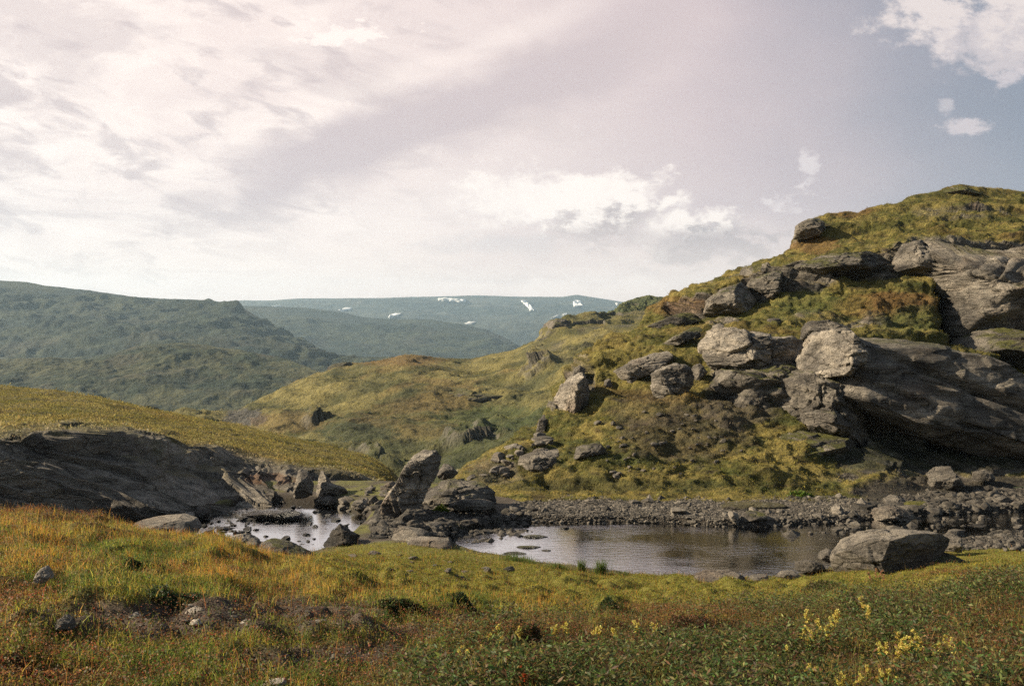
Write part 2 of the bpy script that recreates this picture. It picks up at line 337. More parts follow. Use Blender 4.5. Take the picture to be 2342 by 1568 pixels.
# right hill
def cy_(Y): return Y if Y <= 30 else 30+(Y-30)*.6
def comp(lines): return [[(a, b, cy_(c)) for (a, b, c) in ln] for ln in lines]
L3 = [(900, 1200), (1000, 1172), (1060, 1112), (1130, 1058)]
def l3(Y): return [(a, b, Y) for a, b in L3]
HL = [
 [(900, 1180, 31), (1000, 1140, 31), (1100, 1150, 29.4), (1200, 1150, 28.8), (1500, 1150, 28.6), (2000, 1150, 28.6), (2100, 1128, 30.5), (2342, 1112, 32.5), (3400, 1090, 36)],
 [(900, 1180, 33), (1000, 1150, 33), (1060, 1095, 32.5), (1150, 1098, 31.5), (1300, 1108, 30.6), (1500, 1112, 30.2), (1700, 1118, 30.1), (1950, 1122, 30.2), (2100, 1104, 32.5), (2342, 1085, 35), (3400, 1060, 38)],
 [(900, 1180, 36), (1000, 1155, 36), (1060, 1090, 35), (1130, 1045, 36), (1200, 1042, 35), (1300, 1052, 34), (1450, 1042, 33.6), (1600, 1042, 33.6), (1750, 1042, 33.6), (1950, 1060, 33.6), (2342, 1040, 37), (3400, 1000, 40)],
 [(900, 1190, 40), (1000, 1160, 40), (1060, 1095, 38), (1130, 1046, 39), (1190, 1010, 40), (1230, 985, 41), (1300, 975, 40), (1400, 960, 39.5), (1500, 950, 39), (1650, 950, 38), (1800, 960, 38), (2000, 980, 40), (2342, 960, 43), (3400, 900, 45)],
 [(900, 1195, 42), (1000, 1165, 42), (1060, 1100, 42), (1130, 1050, 42), (1190, 1012, 43), (1235, 975, 44), (1262, 935, 44.3), (1330, 912, 44.6), (1400, 890, 45), (1500, 880, 44), (1600, 880, 43), (1700, 870, 43), (1800, 860, 43), (2000, 860, 44), (2342, 880, 47), (3400, 800, 48)],
 l3(45)+[(1190, 1014, 45), (1240, 972, 46), (1270, 918, 46.5), (1288, 868, 47), (1320, 838, 48), (1400, 825, 49), (1500, 800, 50), (1600, 790, 49), (1700, 780, 48), (1800, 765, 48), (1900, 760, 48), (2000, 770, 49), (2200, 800, 50), (2342, 850, 51), (3400, 750, 55)],
 l3(48)+[(1190, 1016, 48), (1245, 974, 50), (1278, 905, 52), (1298, 845, 53), (1330, 805, 55), (1400, 776, 57), (1460, 760, 58), (1500, 752, 57), (1620, 740, 56), (1800, 715, 55), (2000, 710, 54), (2130, 712, 54), (2158, 805, 53), (2342, 815, 54), (3400, 760, 60)],
 l3(52)+[(1190, 1018, 52), (1245, 980, 54), (1300, 856, 58), (1335, 812, 60), (1400, 782, 62), (1460, 765, 63), (1476, 740, 62), (1520, 735, 61), (1610, 725, 60), (1700, 700, 60), (1800, 665, 60), (1900, 645, 60), (2050, 625, 60), (2134, 615, 60), (2156, 775, 58), (2342, 780, 59), (3400, 740, 66)],
 l3(56)+[(1190, 1020, 56), (1245, 985, 58), (1300, 862, 62), (1335, 818, 64), (1400, 788, 66), (1465, 764, 66), (1478, 725, 64), (1500, 702, 64), (1560, 682, 63), (1620, 662, 62), (1700, 636, 62), (1800, 602, 62), (1900, 582, 62), (2050, 556, 62), (2150, 550, 62), (2342, 545, 63), (3400, 520, 68)],
 l3(60)+[(1190, 1022, 60), (1245, 990, 62), (1300, 868, 66), (1400, 792, 70), (1470, 768, 70), (1500, 697, 70), (1560, 673, 70), (1620, 645, 70), (1700, 616, 71), (1760, 598, 71), (1800, 578, 72), (1900, 556, 72), (2000, 546, 71), (2150, 533, 70), (2342, 520, 70), (3400, 490, 75)],
 l3(64)+[(1190, 1024, 64), (1245, 996, 66), (1300, 874, 70), (1400, 797, 74), (1474, 772, 75), (1500, 699, 75), (1560, 674, 75), (1620, 645, 75), (1700, 617, 76), (1760, 600, 76), (1792, 580, 76), (1812, 556, 76), (1828, 520, 76), (1860, 500, 77), (1900, 489, 78), (1950, 480, 79), (2050, 461, 80), (2120, 438, 82), (2200, 424, 84), (2280, 426, 85), (2342, 432, 86), (2600, 442, 88), (3400, 480, 90)]]
HL = comp(HL)
H, Ht, Hx = loft(HL, 930, 3300, 1500, [40, 60, 70, 80, 80, 80, 70, 80, 50, 60], blur=7)
def strata(V, dip=.33, T=.9, A=.3, s=0):
    q = V[..., 2]+dip*V[..., 0]+.25*fbm(V, (3, 3, 1.2), 3, s+5)
    a = q/T; fr = a-np.floor(a); k = np.floor(a)
    amp = .5+.5*np.sin(k*12.9898+s)
    b = q/(T*.31); fb = b-np.floor(b)
    pr = np.where(fr < .16, fr/.16, (1-fr)/.84); pb = np.where(fb < .2, fb/.2, (1-fb)/.8)
    return A*(pr**1.3*amp*1.3+.35*pb-.5)
nH = gnormals(H)
lit = H.copy()
amp = sm(0, 1.2, Ht)[:, None]
tk = fbm(H, (3.2, 3.2, 1.6), 5, 11)*.55+ridge(H, (1.5, 1.5, .7), 3, 12)*.16+fbm(H, .5, 3, 13)*.08
bill = np.abs(pn(H, (1.3, 1.3, .8), 16))*.26+np.abs(pn(H, (.55, .55, .4), 17))*.16-.15
terr = 1.5*np.sin((H[..., 2]+.35*fbm(H, 4, 3, 14)+.06*H[..., 0])*7.5)*.07
bandrock = np.exp(-((Ht[:, None]-7.5)/.62)**2)*sm(1470, 1560, Hx)[None]
cliffl = sm(1250, 1275, Hx)[None]*sm(1390, 1330, Hx)[None]*sm(3.2, 4.2, Ht)[:, None]*(1-sm(5.4, 6.0, Ht)[:, None])
rightrock = sm(1750, 1950, Hx)[None]*sm(.8, 1.6, Ht)[:, None]*(1-sm(3.4, 4.4, Ht)[:, None])
rm = fbm(H, (5, 5, 2.2), 4, 15)
rockw = np.clip(sm(.15, .42, rm+.75*bandrock-.12+.8*cliffl+.75*rightrock), 0, 1)*sm(.15, .9, Ht)[:, None]
fv, fe = facet(H, (1.5, 1.5, .9), 3)
out = amp*(tk*(1-.3*rockw)+(terr+bill)*(1-rockw))+rockw*(strata(H, .3, .8, .4, 2)+(fv-.5)*.35)*amp
out *= np.where(Ht[:, None] > 9.5, .55, 1)
H = H+nH*out[..., None]*np.array([1, 1, 1.])
nH = gnormals(H)
def turfcol(V, s=0, sc=1.):
    V = V*np.array([1, 1, 3.2]); a = fbm(V, 2.6*sc, 5, 70+s); b = fbm(V, 1.2*sc, 4, 71+s); c = fbm(V, 6.*sc, 3, 72+s); d = fbm(V, .35*sc, 3, 73+s)
    col = mixc((.085, .082, .018), (.225, .178, .050), sm(-.3, .35, a+.7*d))
    col = mixc(col, (.062, .075, .018), sm(.05, .4, b)*.6)
    col = mixc(col, (.160, .092, .028), sm(.15, .45, c+.4*b)*.5)
    col = mixc(col, (.045, .030, .016), sm(.15, .45, fbm(V, .8*sc, 4, 74+s))*.7)
    return col
def rockcol(V, s=0):
    a = fbm(V, (1.8, 1.8, .6), 4, 90+s); b = fbm(V, .5, 3, 91+s)
    col = mixc((.098, .087, .074), (.255, .226, .188), sm(-.4, .4, a+.3*b))
    col = mixc(col, (.16, .11, .075), sm(.1, .5, fbm(V, 2.5, 3, 92+s))*.5)
    return col
def terraincol(V, n, rw, s=0):
    steep = sm(.80, .55, np.abs(n[..., 2])+.12*fbm(V, .9, 3, 99+s))
    w = np.clip(rw*(.35+.65*steep)+steep*.35*sm(0, .4, rw), 0, 1)
    return mixc(turfcol(V, s), rockcol(V, s), w), w
hc, hw = terraincol(H, nH, np.clip(rockw*1.25, 0, 1))
sx, sy = scr(H)
# brown scree under the pale boulder and rust / vivid green patches of plants; darker ground below the giant slab
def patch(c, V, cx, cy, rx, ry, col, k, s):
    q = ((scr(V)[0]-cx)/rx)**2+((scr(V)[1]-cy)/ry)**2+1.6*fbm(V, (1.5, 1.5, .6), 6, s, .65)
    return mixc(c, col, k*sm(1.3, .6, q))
scree = (.070, .052, .040)
for (a, b, cc, d, col, k) in ((1560, 1000, 150, 60, scree, .55), (1680, 930, 90, 60, (.085, .070, .060), .7), (1480, 940, 90, 50, scree, .4), (2060, 690, 90, 25, (.15, .07, .03), .6), (2080, 730, 90, 30, (.085, .095, .03), .6),
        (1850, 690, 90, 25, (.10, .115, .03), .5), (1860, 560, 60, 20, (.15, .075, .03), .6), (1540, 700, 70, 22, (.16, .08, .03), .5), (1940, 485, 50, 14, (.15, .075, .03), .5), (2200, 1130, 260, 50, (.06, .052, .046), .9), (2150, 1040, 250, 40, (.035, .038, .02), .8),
        (1400, 830, 90, 50, (.19, .155, .04), .6), (1990, 700, 80, 30, (.17, .10, .03), .4), (1130, 1080, 60, 30, (.13, .11, .09), .5), (1400, 1110, 250, 16, (.035, .042, .014), .6)):  # the yellow patch paints the sunlit look of the left shoulder into the grass
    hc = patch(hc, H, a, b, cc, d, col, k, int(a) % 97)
hc = hc*(1+.55*fbm(H, (.35, .35, .12), 4, 33)[..., None])
ho = mesh('hill_slope', H, gridfaces(H.shape[0], H.shape[1]), M_slope, hc); tag(ho, kind='structure'); split(ho, M_rock, hw, *H.shape[:2])

# left rocky hill
IL = [
 [(-1500, 1260, 17), (-600, 1240, 19), (0, 1235, 22.8), (200, 1240, 23.6), (350, 1220, 25.0), (450, 1190, 26.6), (560, 1166, 28.2), (700, 1160, 28.9), (800, 1135, 30.8), (870, 1120, 32.2), (900, 1125, 33), (980, 1200, 34)],
 [(-1500, 1150, 17.5), (-600, 1160, 19.5), (0, 1165, 23.3), (200, 1165, 24.4), (350, 1163, 25.4), (450, 1150, 27.0), (560, 1138, 28.8), (700, 1128, 29.3), (800, 1112, 31.2), (860, 1103, 33.5), (900, 1122, 34), (980, 1200, 35)],
 [(-1500, 1060, 18), (-600, 1075, 20), (0, 1080, 24.0), (200, 1085, 25.6), (350, 1090, 27.2), (450, 1092, 29.2), (560, 1092, 30.4), (700, 1092, 30.5), (800, 1092, 32.2), (860, 1095, 34.6), (900, 1122, 35), (980, 1200, 36)],
 [(-1500, 980, 19), (-600, 990, 21), (0, 1000, 25.2), (150, 986, 26.9), (250, 990, 28.4), (400, 1010, 31.6), (500, 1028, 33.6), (600, 1044, 34), (700, 1062, 33.4), (800, 1079, 34.2), (850, 1090, 35.6), (870, 1103, 36), (900, 1128, 36.5), (980, 1210, 37)],
 [(-1500, 900, 42), (0, 950, 40), (200, 950, 40), (300, 965, 41), (400, 985, 42), (500, 1008, 42), (600, 1030, 42), (700, 1051, 42), (800, 1072, 41), (850, 1087, 40), (870, 1102, 40), (900, 1130, 40), (980, 1215, 40)],
 [(-1500, 820, 60), (0, 884, 58), (100, 891, 57), (200, 906, 56), (300, 926, 55), (400, 951, 54), (500, 977, 52), (600, 1006, 50), (700, 1036, 48), (780, 1057, 46), (840, 1079, 44), (865, 1094, 43), (900, 1132, 43), (980, 1220, 43)]]
I_, It, Ix = loft(IL, -900, 960, 1100, [70, 110, 140, 90, 90], blur=5, sx_blur=40)
nI = gnormals(I_)
rI = sm(3.35, 2.75, It[:, None]+.5*fbm(I_, 2.5, 4, 6))
Iq = I_+np.stack([0*I_[..., 0], 0*I_[..., 0], .4*I_[..., 0]], -1); Iq = Iq+fbm(I_, 1.5, 3, 26)[..., None]*.12; fv, fe = facet(Iq, (7, 7, .75), 8); fv2, fe2 = facet(Iq, (2.4, 2.4, .32), 9)
out = rI*(strata(I_, .42, .62, .2, 4)+(fv-.5)*.50+(fv2-.5)*.22+strata(I_, .42, .23, .13, 9)+fbm(Iq, (3, 3, .35), 4, 27)*.10+fbm(I_, (5, 5, 1.4), 3, 18)*.3)+(1-rI)*(fbm(I_, (2.5, 2.5, 1.5), 4, 19)*.35+fbm(I_, .5, 3, 20)*.08)
I_ = I_+nI*((out-.25*sm(430, 600, Ix)[None]*rI)*sm(0, .8, It)[:, None])[..., None]*.9
nI = gnormals(I_)
ti = turfcol(I_, 5); ti = mixc(ti*.85, (.150, .125, .050), .3+.5*sm(-.2, .3, fbm(I_, 2.2, 3, 23)))
ri = 1.1*rockcol(Iq*np.array([.5, .5, 1.6]), 5)*1.15
ledge = np.maximum(sm(.78, .92, nI[..., 2]+.1*fbm(I_, .8, 3, 28))*sm(-.05, .25, fbm(I_, 3, 3, 29)+.14*(It[:, None]-1.5)), sm(.12, .3, fbm(Iq, (2.5, 2.5, .5), 4, 30)-.12*(3-It[:, None])))
ic = mixc(ti, ri, np.clip(rI*(1-.7*ledge*(1-.75*sm(480, 580, Ix)[None])), 0, 1))
ic = patch(ic, I_, 620, 1095, 60, 16, (.13, .06, .025), .7, 5)
ic = ic*(1+.25*fbm(I_, .35, 3, 34)[..., None])
io = tag(mesh('rocky_slope', I_, gridfaces(I_.shape[0], I_.shape[1]), M_slope, ic), kind='structure'); split(io, M_rock, np.clip(rI*(1-.7*ledge), 0, 1), *I_.shape[:2])

# green hill across the valley
EL = [
 [(100, 1150, 110), (870, 1135, 105), (1100, 1110, 110), (1300, 1000, 130), (1900, 980, 140)],
 [(100, 1020, 150), (560, 1000, 150), (700, 1045, 135), (870, 1088, 125), (1000, 1070, 125), (1100, 1045, 125), (1200, 1000, 130), (1300, 930, 140), (1500, 850, 150), (1900, 820, 160)],
 [(100, 1000, 170), (430, 965, 180), (560, 982, 170), (650, 990, 160), (800, 985, 155), (950, 975, 155), (1050, 960, 155), (1150, 950, 155), (1250, 900, 160), (1400, 850, 170), (1900, 800, 170)],
 [(100, 1000, 185), (430, 954, 190), (540, 960, 188), (600, 948, 185), (650, 932, 182), (800, 925, 177), (980, 918, 175), (1100, 925, 172), (1200, 910, 172), (1300, 850, 178), (1900, 780, 190)],
 [(100, 1000, 200), (430, 951, 200), (545, 946, 200), (650, 905, 197), (800, 890, 192), (980, 884, 186), (1100, 892, 181), (1200, 880, 182), (1300, 815, 190), (1400, 790, 200), (1900, 760, 210)],
 [(100, 1000, 212), (380, 960, 212), (430, 949, 215), (500, 941, 220), (545, 940, 220), (580, 922, 220), (650, 890, 225), (720, 858, 230), (760, 843, 230), (800, 837, 235), (870, 824, 240), (930, 812, 240), (1000, 818, 245), (1080, 823, 250), (1120, 812, 250), (1180, 800, 245), (1230, 782, 236), (1300, 768, 232), (1400, 750, 235), (1900, 740, 240)],
 [(100, 1010, 240), (430, 960, 235), (545, 950, 240), (650, 898, 245), (760, 850, 250), (870, 830, 265), (1000, 826, 270), (1080, 829, 270), (1120, 816, 270), (1180, 800, 262), (1228, 778, 250), (1238, 748, 247), (1262, 735, 247), (1300, 716, 250), (1350, 711, 254), (1400, 716, 262), (1440, 714, 268), (1500, 708, 275), (1900, 700, 280)]]
E, Et, Ex = loft(EL, 200, 1800, 1100, [30, 80, 90, 60, 110, 90], blur=6)
nE = gnormals(E)
rE = sm(.22, .42, fbm(E, (22, 22, 8), 4, 44)+.55*np.exp(-((Et[:, None]-5.5)/.35)**2)*sm(1200, 1240, Ex)[None]+.30*np.exp(-((Et[:, None]-3.5)/.4)**2)*sm(930, 990, Ex)[None]*sm(1240, 1180, Ex)[None])
fv, fe = facet(E, (7, 7, 9), 5)
out = fbm(E, (26, 26, 12), 5, 45)*3.6+fbm(E, (6, 6, 2), 4, 46)*1.3+np.sin((E[..., 2]+1.6*fbm(E, 15, 3, 47))*1.5)*.28+rE*((fv-.5)*3+ridge(E, (5, 5, 12), 3, 48)*1.4)
E = E+nE*(out*sm(0, 1, Et)[:, None]*np.where(Et > 4.6, .5, 1)[:, None])[..., None]
nE = gnormals(E)
a = fbm(E, 16, 5, 51); b = fbm(E, 5, 4, 52); c = fbm(E, 30, 3, 53)
ec = mixc((.085, .082, .028), (.215, .180, .062), sm(-.3, .3, a+.3*b)); ec = mixc(ec, (.17, .10, .038), sm(.12, .4, c+.5*b)*.4)
ec = mixc(ec, (.040, .050, .024), sm(.12, .4, fbm(E, (12, 12, 4), 4, 54))*.6)
lowm = sm(2.3, 1.2, Et[:, None]+.4*a); ec = mixc(ec, (.055, .066, .026), lowm*.6)
gul = sm(.0, .3, fbm(E, 12, 4, 57))*sm(1180, 1300, Ex)[None]*sm(3, 5, Et)[:, None]; ec = mixc(ec, (.11, .095, .075), gul*.6)
for (a1, b1, c1, d1, col, k) in ((560, 955, 50, 22, (.09, .085, .08), .9), (900, 822, 120, 14, (.19, .10, .04), .5), (660, 965, 90, 25, (.17, .10, .04), .4), (1130, 955, 120, 30, (.05, .07, .02), .6), (820, 990, 90, 22, (.04, .052, .024), .8)):
    ec = patch(ec, E, a1, b1, c1, d1, col, k, int(a1) % 91)
ec = mixc(ec, (.14, .125, .10), rE*sm(.85, .5, nE[..., 2])*.9)
tag(mesh('green_hill', E, gridfaces(E.shape[0], E.shape[1]), M_mid, ec), kind='structure')

def farhill(name, lines, x0, x1, ncol, seg, s, amp, scl, cols, crest=.35):
    G, t, xs = loft(lines, x0, x1, ncol, seg, blur=8)
    n = gnormals(G)
    k = len(lines)-1
    o = fbm(G, scl, 6, s)*amp+ridge(G, np.asarray(scl)*.35, 5, s+3)*amp*.5+fbm(G, np.asarray(scl)*.08, 4, s+4)*amp*.22
    G = G+n*(o*sm(0, .6, t)[:, None]*np.where(t > k-.5, crest, 1)[:, None])[..., None]
    n = gnormals(G)
    a = fbm(G, np.asarray(scl)*.5, 5, s+8); b = fbm(G, np.asarray(scl)*.12, 4, s+9)
    c = mixc(cols[0], cols[1], sm(-.3, .3, a+.7*b)); c = mixc(c, cols[2], sm(.15, .4, fbm(G, np.asarray(scl)*.3, 4, s+10))*.6)
    tag(mesh(name, G, gridfaces(G.shape[0], G.shape[1]), M_far, c), kind='structure')
    return G
FC = ((.010, .020, .011), (.036, .042, .018), (.044, .042, .026))
DL = [[(-900, 1040, 560), (1500, 1040, 560)],
      [(-900, 905, 720), (0, 900, 730), (250, 905, 730), (400, 880, 760), (560, 890, 740), (700, 905, 720), (900, 960, 700), (1500, 1000, 700)],
      [(-900, 850, 830), (0, 850, 830), (200, 845, 830), (330, 815, 850), (420, 812, 850), (500, 830, 830), (640, 850, 800), (740, 875, 760), (900, 950, 740), (1500, 980, 740)],
      [(-900, 830, 900), (0, 824, 900), (80, 820, 890), (200, 820, 900), (265, 806, 900), (310, 792, 900), (350, 784, 900), (420, 783, 900), (480, 794, 900), (560, 808, 880), (640, 822, 850), (700, 838, 810), (740, 853, 790), (800, 885, 770), (900, 945, 760), (1500, 970, 760)]]
farhill('rounded_hill', DL, -800, 1300, 700, [60, 80, 80], 101, 11, (150, 150, 70), ((.020, .030, .014), (.062, .062, .026), (.07, .06, .035)))
BL = [[(-1600, 960, 1050), (1500, 960, 1050)],
      [(-1600, 760, 1700), (0, 800, 1500), (300, 790, 1500), (500, 780, 1500), (640, 800, 1450), (760, 840, 1400), (1500, 900, 1300)],
      [(-1600, 640, 2000), (0, 720, 1800), (300, 735, 1800), (480, 730, 1800), (560, 750, 1750), (650, 790, 1700), (760, 835, 1600), (1500, 890, 1600)],
      [(-1600, 520, 2300), (-400, 605, 2200), (0, 641, 2100), (60, 647, 2100), (100, 654, 2100), (200, 665, 2100), (300, 679, 2100), (400, 685, 2100), (480, 689, 2100), (530, 694, 2050), (565, 713, 1980), (600, 738, 1900), (650, 768, 1850), (700, 795, 1800), (760, 825, 1750), (900, 860, 1700), (1500, 890, 1700)]]
farhill('dark_mountain', BL, -1400, 1300, 800, [80, 80, 80], 131, 38, (420, 420, 160), FC, .2)
CL = [[(-200, 900, 1900), (1800, 900, 1900)],
      [(-200, 800, 2600), (600, 790, 2600), (900, 800, 2600), (1100, 815, 2500), (1300, 850, 2400), (1800, 870, 2400)],
      [(-200, 700, 3300), (500, 697, 3300), (620, 700, 3300), (700, 704, 3300), (770, 713, 3300), (830, 725, 3250), (900, 731, 3200), (980, 731, 3200), (1050, 741, 3100), (1110, 754, 3050), (1160, 776, 3000), (1200, 800, 2950), (1260, 830, 2900), (1800, 860, 2900)]]
farhill('spur_hill', CL, 0, 1500, 700, [80, 100], 161, 34, (600, 600, 200), FC, .2)
AL = [[(0, 880, 3600), (2200, 880, 3600)],
      [(0, 760, 4300), (900, 750, 4300), (1050, 742, 4200), (1180, 745, 4100), (2200, 750, 4100)],
      [(0, 715, 5200), (700, 708, 5200), (900, 700, 5200), (1000, 722, 4900), (1100, 730, 4800), (1250, 715, 5000), (2200, 715, 5000)],
      [(0, 692, 6000), (495, 690, 6000), (560, 686, 6000), (620, 687, 6000), (690, 682, 6000), (870, 680, 6000), (1000, 677, 6000), (1090, 675, 6000), (1200, 678, 6000), (1285, 678, 6000), (1320, 673, 6000), (1360, 680, 6000), (1425, 690, 6000), (1460, 696, 6000), (2200, 700, 6000)]]
A_ = farhill('snowy_plateau', AL, 300, 1900, 900, [40, 80, 120], 191, 40, (800, 800, 300), ((.018, .027, .020), (.055, .060, .042), (.08, .075, .06)), .12)
KL = [[(1300, 800, 300), (1700, 800, 300)],
      [(1300, 760, 330), (1400, 722, 330), (1425, 708, 330), (1500, 705, 330), (1560, 710, 330), (1700, 740, 330)],
      [(1300, 750, 350), (1395, 718, 350), (1425, 702, 350), (1438, 690, 350), (1458, 679, 350), (1480, 675, 350), (1512, 677, 350), (1545, 690, 350), (1700, 730, 350)]]
farhill('dark_knoll', KL, 1330, 1650, 260, [40, 60], 221, 4, (20, 20, 14), ((.045, .055, .022), (.09, .095, .035), (.12, .10, .075)), .4)

# snow fields lying on the plateau
SN = [('long snow field just under the plateau skyline', [(1000, 682), (1020, 680), (1045, 683), (1066, 684), (1062, 690), (1035, 690), (1005, 687)]),
      ('slanting snow field, widest of those under the plateau left of centre', [(772, 709), (790, 703), (806, 703), (800, 709), (780, 712)]),
      ('tapered snow patch on the shoulder below the long skyline field', [(888, 724), (892, 719), (905, 716), (919, 716), (908, 722), (890, 727)]),
      ('hooked snow field running downhill near the crag', [(1192, 686), (1203, 687), (1212, 695), (1218, 703), (1222, 709), (1212, 709), (1203, 698)]),
      ('block shaped snow field under the rounded plateau top', [(1310, 689), (1318, 686), (1329, 687), (1330, 694), (1335, 699), (1312, 700)]),
      ('thin snow strip lowest on the brown hillside above the green hill', [(1062, 739), (1072, 735), (1090, 735), (1080, 740), (1066, 741)]),
      ('thin snow strip beside the crag top', [(1262, 726), (1275, 720), (1285, 722), (1278, 725)]),
      ('tiny snow fleck at the right end of the plateau', [(1408, 692), (1416, 694), (1428, 697), (1416, 697)]),
      ('tiny snow fleck between the hooked and block shaped fields', [(1286, 718), (1298, 715), (1296, 720), (1288, 721)]),
      ('faint snow streak at the far left of the plateau', [(622, 700), (640, 697), (641, 700), (626, 702)])]
for lb, pts in SN:
    pts = np.array(pts, float); c = pts.mean(0); q = []
    n = 40; ang = np.linspace(0, 2*np.pi, n, endpoint=False)
    seg = np.concatenate([pts, pts[:1]]); L_ = np.linspace(0, len(pts), n, endpoint=False); i = L_.astype(int); t = (L_-i)[:, None]
    bd = seg[i]*(1-t)+seg[i+1]*t; bd = bd+(RNG.random(bd.shape)-.5)*np.array([1.6, .7])
    rings = [c+(bd-c)*r for r in (.05, .35, .65, .85, 1)]; R3 = []
    for j, r in enumerate(rings):
        pp = np.array([surf_pt(A_[:, ::1], p[0], p[1]) for p in r])
        Y = pp[:, 1]*(.9965 if j < 4 else .9985); R3.append(P(r[:, 0], r[:, 1], Y))
    R3 = np.stack(R3, 0); sv = R3.reshape(-1, 3)
    fs = [[j*n+k, j*n+(k+1) % n, (j+1)*n+(k+1) % n, (j+1)*n+k] for j in range(4) for k in range(n)]
    bk = R3[-1]+np.array([0, 22., -6]); sv = np.concatenate([sv, bk])
    fs += [[4*n+k, 4*n+(k+1) % n, 5*n+(k+1) % n, 5*n+k] for k in range(n)]
    o = mesh('snow_patch', sv, [np.array(fs), np.array([list(range(n))])], M_snow, np.full((len(sv), 3), .7)); tag(o, lb, 'snow patch', 'snow fields on the far plateau')

# ------------------------------------------------------------------ rocks
_ico = {}
def ico(s):
    if s not in _ico:
        bm = bmesh.new(); bmesh.ops.create_icosphere(bm, subdivisions=s, radius=1.)
        _ico[s] = (np.array([v.co[:] for v in bm.verts]), np.array([[v.index for v in f.verts] for f in bm.faces])); bm.free()
    return _ico[s]
def rock(outline, label, name='boulder', cat='boulder', G=None, Y=None, D=None, sub=6, p=.72, cuts=9, rough=1., dip=.33, T=.5, SA=1., lean=.35, moss=0., bright=1., seed=None, groove=0., gT=.55, foot=0., planes=(), group=None, mat=None, emb=.35, basey=None, capcol=(.10, .10, .022)):
    o = np.array(outline, float); c = (o.min(0)+o.max(0))/2
    if Y is not None and 31 < Y < 95 and c[0] > 1150: D = D*cy_(Y)/Y if D else D; Y = cy_(Y)
    a = 0.
    x, y = o[:, 0], o[:, 1]; cr = x*np.roll(y, -1)-np.roll(x, -1)*y; ar = cr.sum()/2
    if abs(ar) > 1: c = np.array([((x+np.roll(x, -1))*cr).sum()/(6*ar), ((y+np.roll(y, -1))*cr).sum()/(6*ar)])
    seed = seed if seed is not None else int(abs(c[0]*13+c[1]*7)) % 9973
    rg = np.random.default_rng(seed)
    if Y is None:
        by = basey if basey is not None else o[:, 1].max()-2
        bp = surf_pt(G, c[0], by) if G is not None else gpt(c[0], by)
        Yb = bp[1]
    w = (o[:, 0].max()-o[:, 0].min()); h = (o[:, 1].max()-o[:, 1].min())
    Yq = Y if Y is not None else Yb
    if D is None: D = .42*min(w, 1.8*h+.2*w)/F*Yq
    Yc = Y if Y is not None else Yb+(emb+.2*(G is not None))*D
    q = P(o[:, 0], o[:, 1], Yc); cw = P(c[0], c[1], Yc)
    d = q-cw; ph = np.arctan2(d[:, 2], d[:, 0]); r = np.hypot(d[:, 0], d[:, 2])
    # dense polar radius of the polygon
    fine = []
    m = len(q)
    for i in range(m):
        for t in np.linspace(0, 1, 24, endpoint=False): fine.append(d[i]*(1-t)+d[(i+1) % m]*t)
    fine = np.array(fine); fp = np.arctan2(fine[:, 2], fine[:, 0]); frr = np.hypot(fine[:, 0], fine[:, 2])
    tb = np.linspace(-np.pi, np.pi, 241); idx = np.argsort(fp); Rt = np.interp(tb, np.concatenate([fp[idx]-2*np.pi, fp[idx], fp[idx]+2*np.pi]), np.tile(frr[idx], 3))
    Rt = (np.roll(Rt, 1)+2*Rt+np.roll(Rt, -1))/4; Rt[0] = Rt[-1] = (Rt[1]+Rt[-2])/2
    V, Fc = ico(sub); nx, ny, nz = V.T
    phi = np.arctan2(nz, nx); rho = np.hypot(nx, nz); R = np.interp(phi, tb, Rt)
    pz = p-foot*(p-.28)*sm(.05, .5, -nz)
    e = np.abs(ny)**pz*np.sign(ny)
    rr = rho**p
    Q = np.stack([R*rr*np.cos(phi), D*e, R*rr*np.sin(phi)], 1)
    half = np.array([w/2/F*Yc, D, h/2/F*Yc])
    U = Q/half
    for k in range(cuts):
        n = rg.normal(size=3); n[1] = -abs(n[1])-.35; n /= np.linalg.norm(n); dd = rg.uniform(.55, .82)
        U = U-n*np.maximum(0, U@n-dd)[:, None]*.93
    for (n, dd) in planes:
        n = np.array(n, float); n /= np.linalg.norm(n); U = U-n*np.maximum(0, U@n-dd)[:, None]*.95
    Q = U*half; Q[:, 1] += lean*(Q[:, 2])
    W = Q+cw; S = float(min(half[0], half[2]*1.5)); nd = V.copy()
    sd = seed % 50
    fv, fe = facet(W, (S*.9, S*.9, S*.4), sd); fv2, _ = facet(W, (S*.35, S*.35, S*.16), sd+1)
    disp = S*rough*(.12*fbm(W, S*1.1, 5, sd)+.07*fbm(W, S*.28, 4, sd+3, .6)+.15*(fv-.5)+.10*(fv2-.5))+strata(W, dip, T*S, .055*S*SA, sd)
    crk = np.exp(-(fe/.05)**2)*.06*S*rough
    if groove:
        qg = (W[:, 2]+dip*W[:, 0]+.30*fbm(W, (S*2, S*2, S*.8), 3, sd+11))/(gT*S); k_ = np.round(qg); wd = .5+.5*np.sin(k_*7.7+sd)
        crk = crk+np.exp(-((qg-k_)/(.035+.035*wd))**2)*groove*S*(.4+.8*wd)*sm(-.35, .1, fbm(W, (S*1.5, S*1.5, S*.4), 3, sd+12))
        step = np.where((k_.astype(int) % 2) == 0, .07, -.05)*S*groove*4; disp = disp+step
    front = np.clip(1.15-rho, .15, 1)
    W = W+nd*((disp-crk)*(.35+.65*front))[:, None]
    # own colours
    tri = W[Fc]; fn = np.cross(tri[:, 1]-tri[:, 0], tri[:, 2]-tri[:, 0]); vn = np.zeros_like(W)
    for k in range(3): np.add.at(vn, Fc[:, k], fn)
    vn /= np.linalg.norm(vn, axis=1, keepdims=True)+1e-9
    col = rockcol(W-cw+seed, sd)*bright*(1.2 if bright > .6 else 1.)
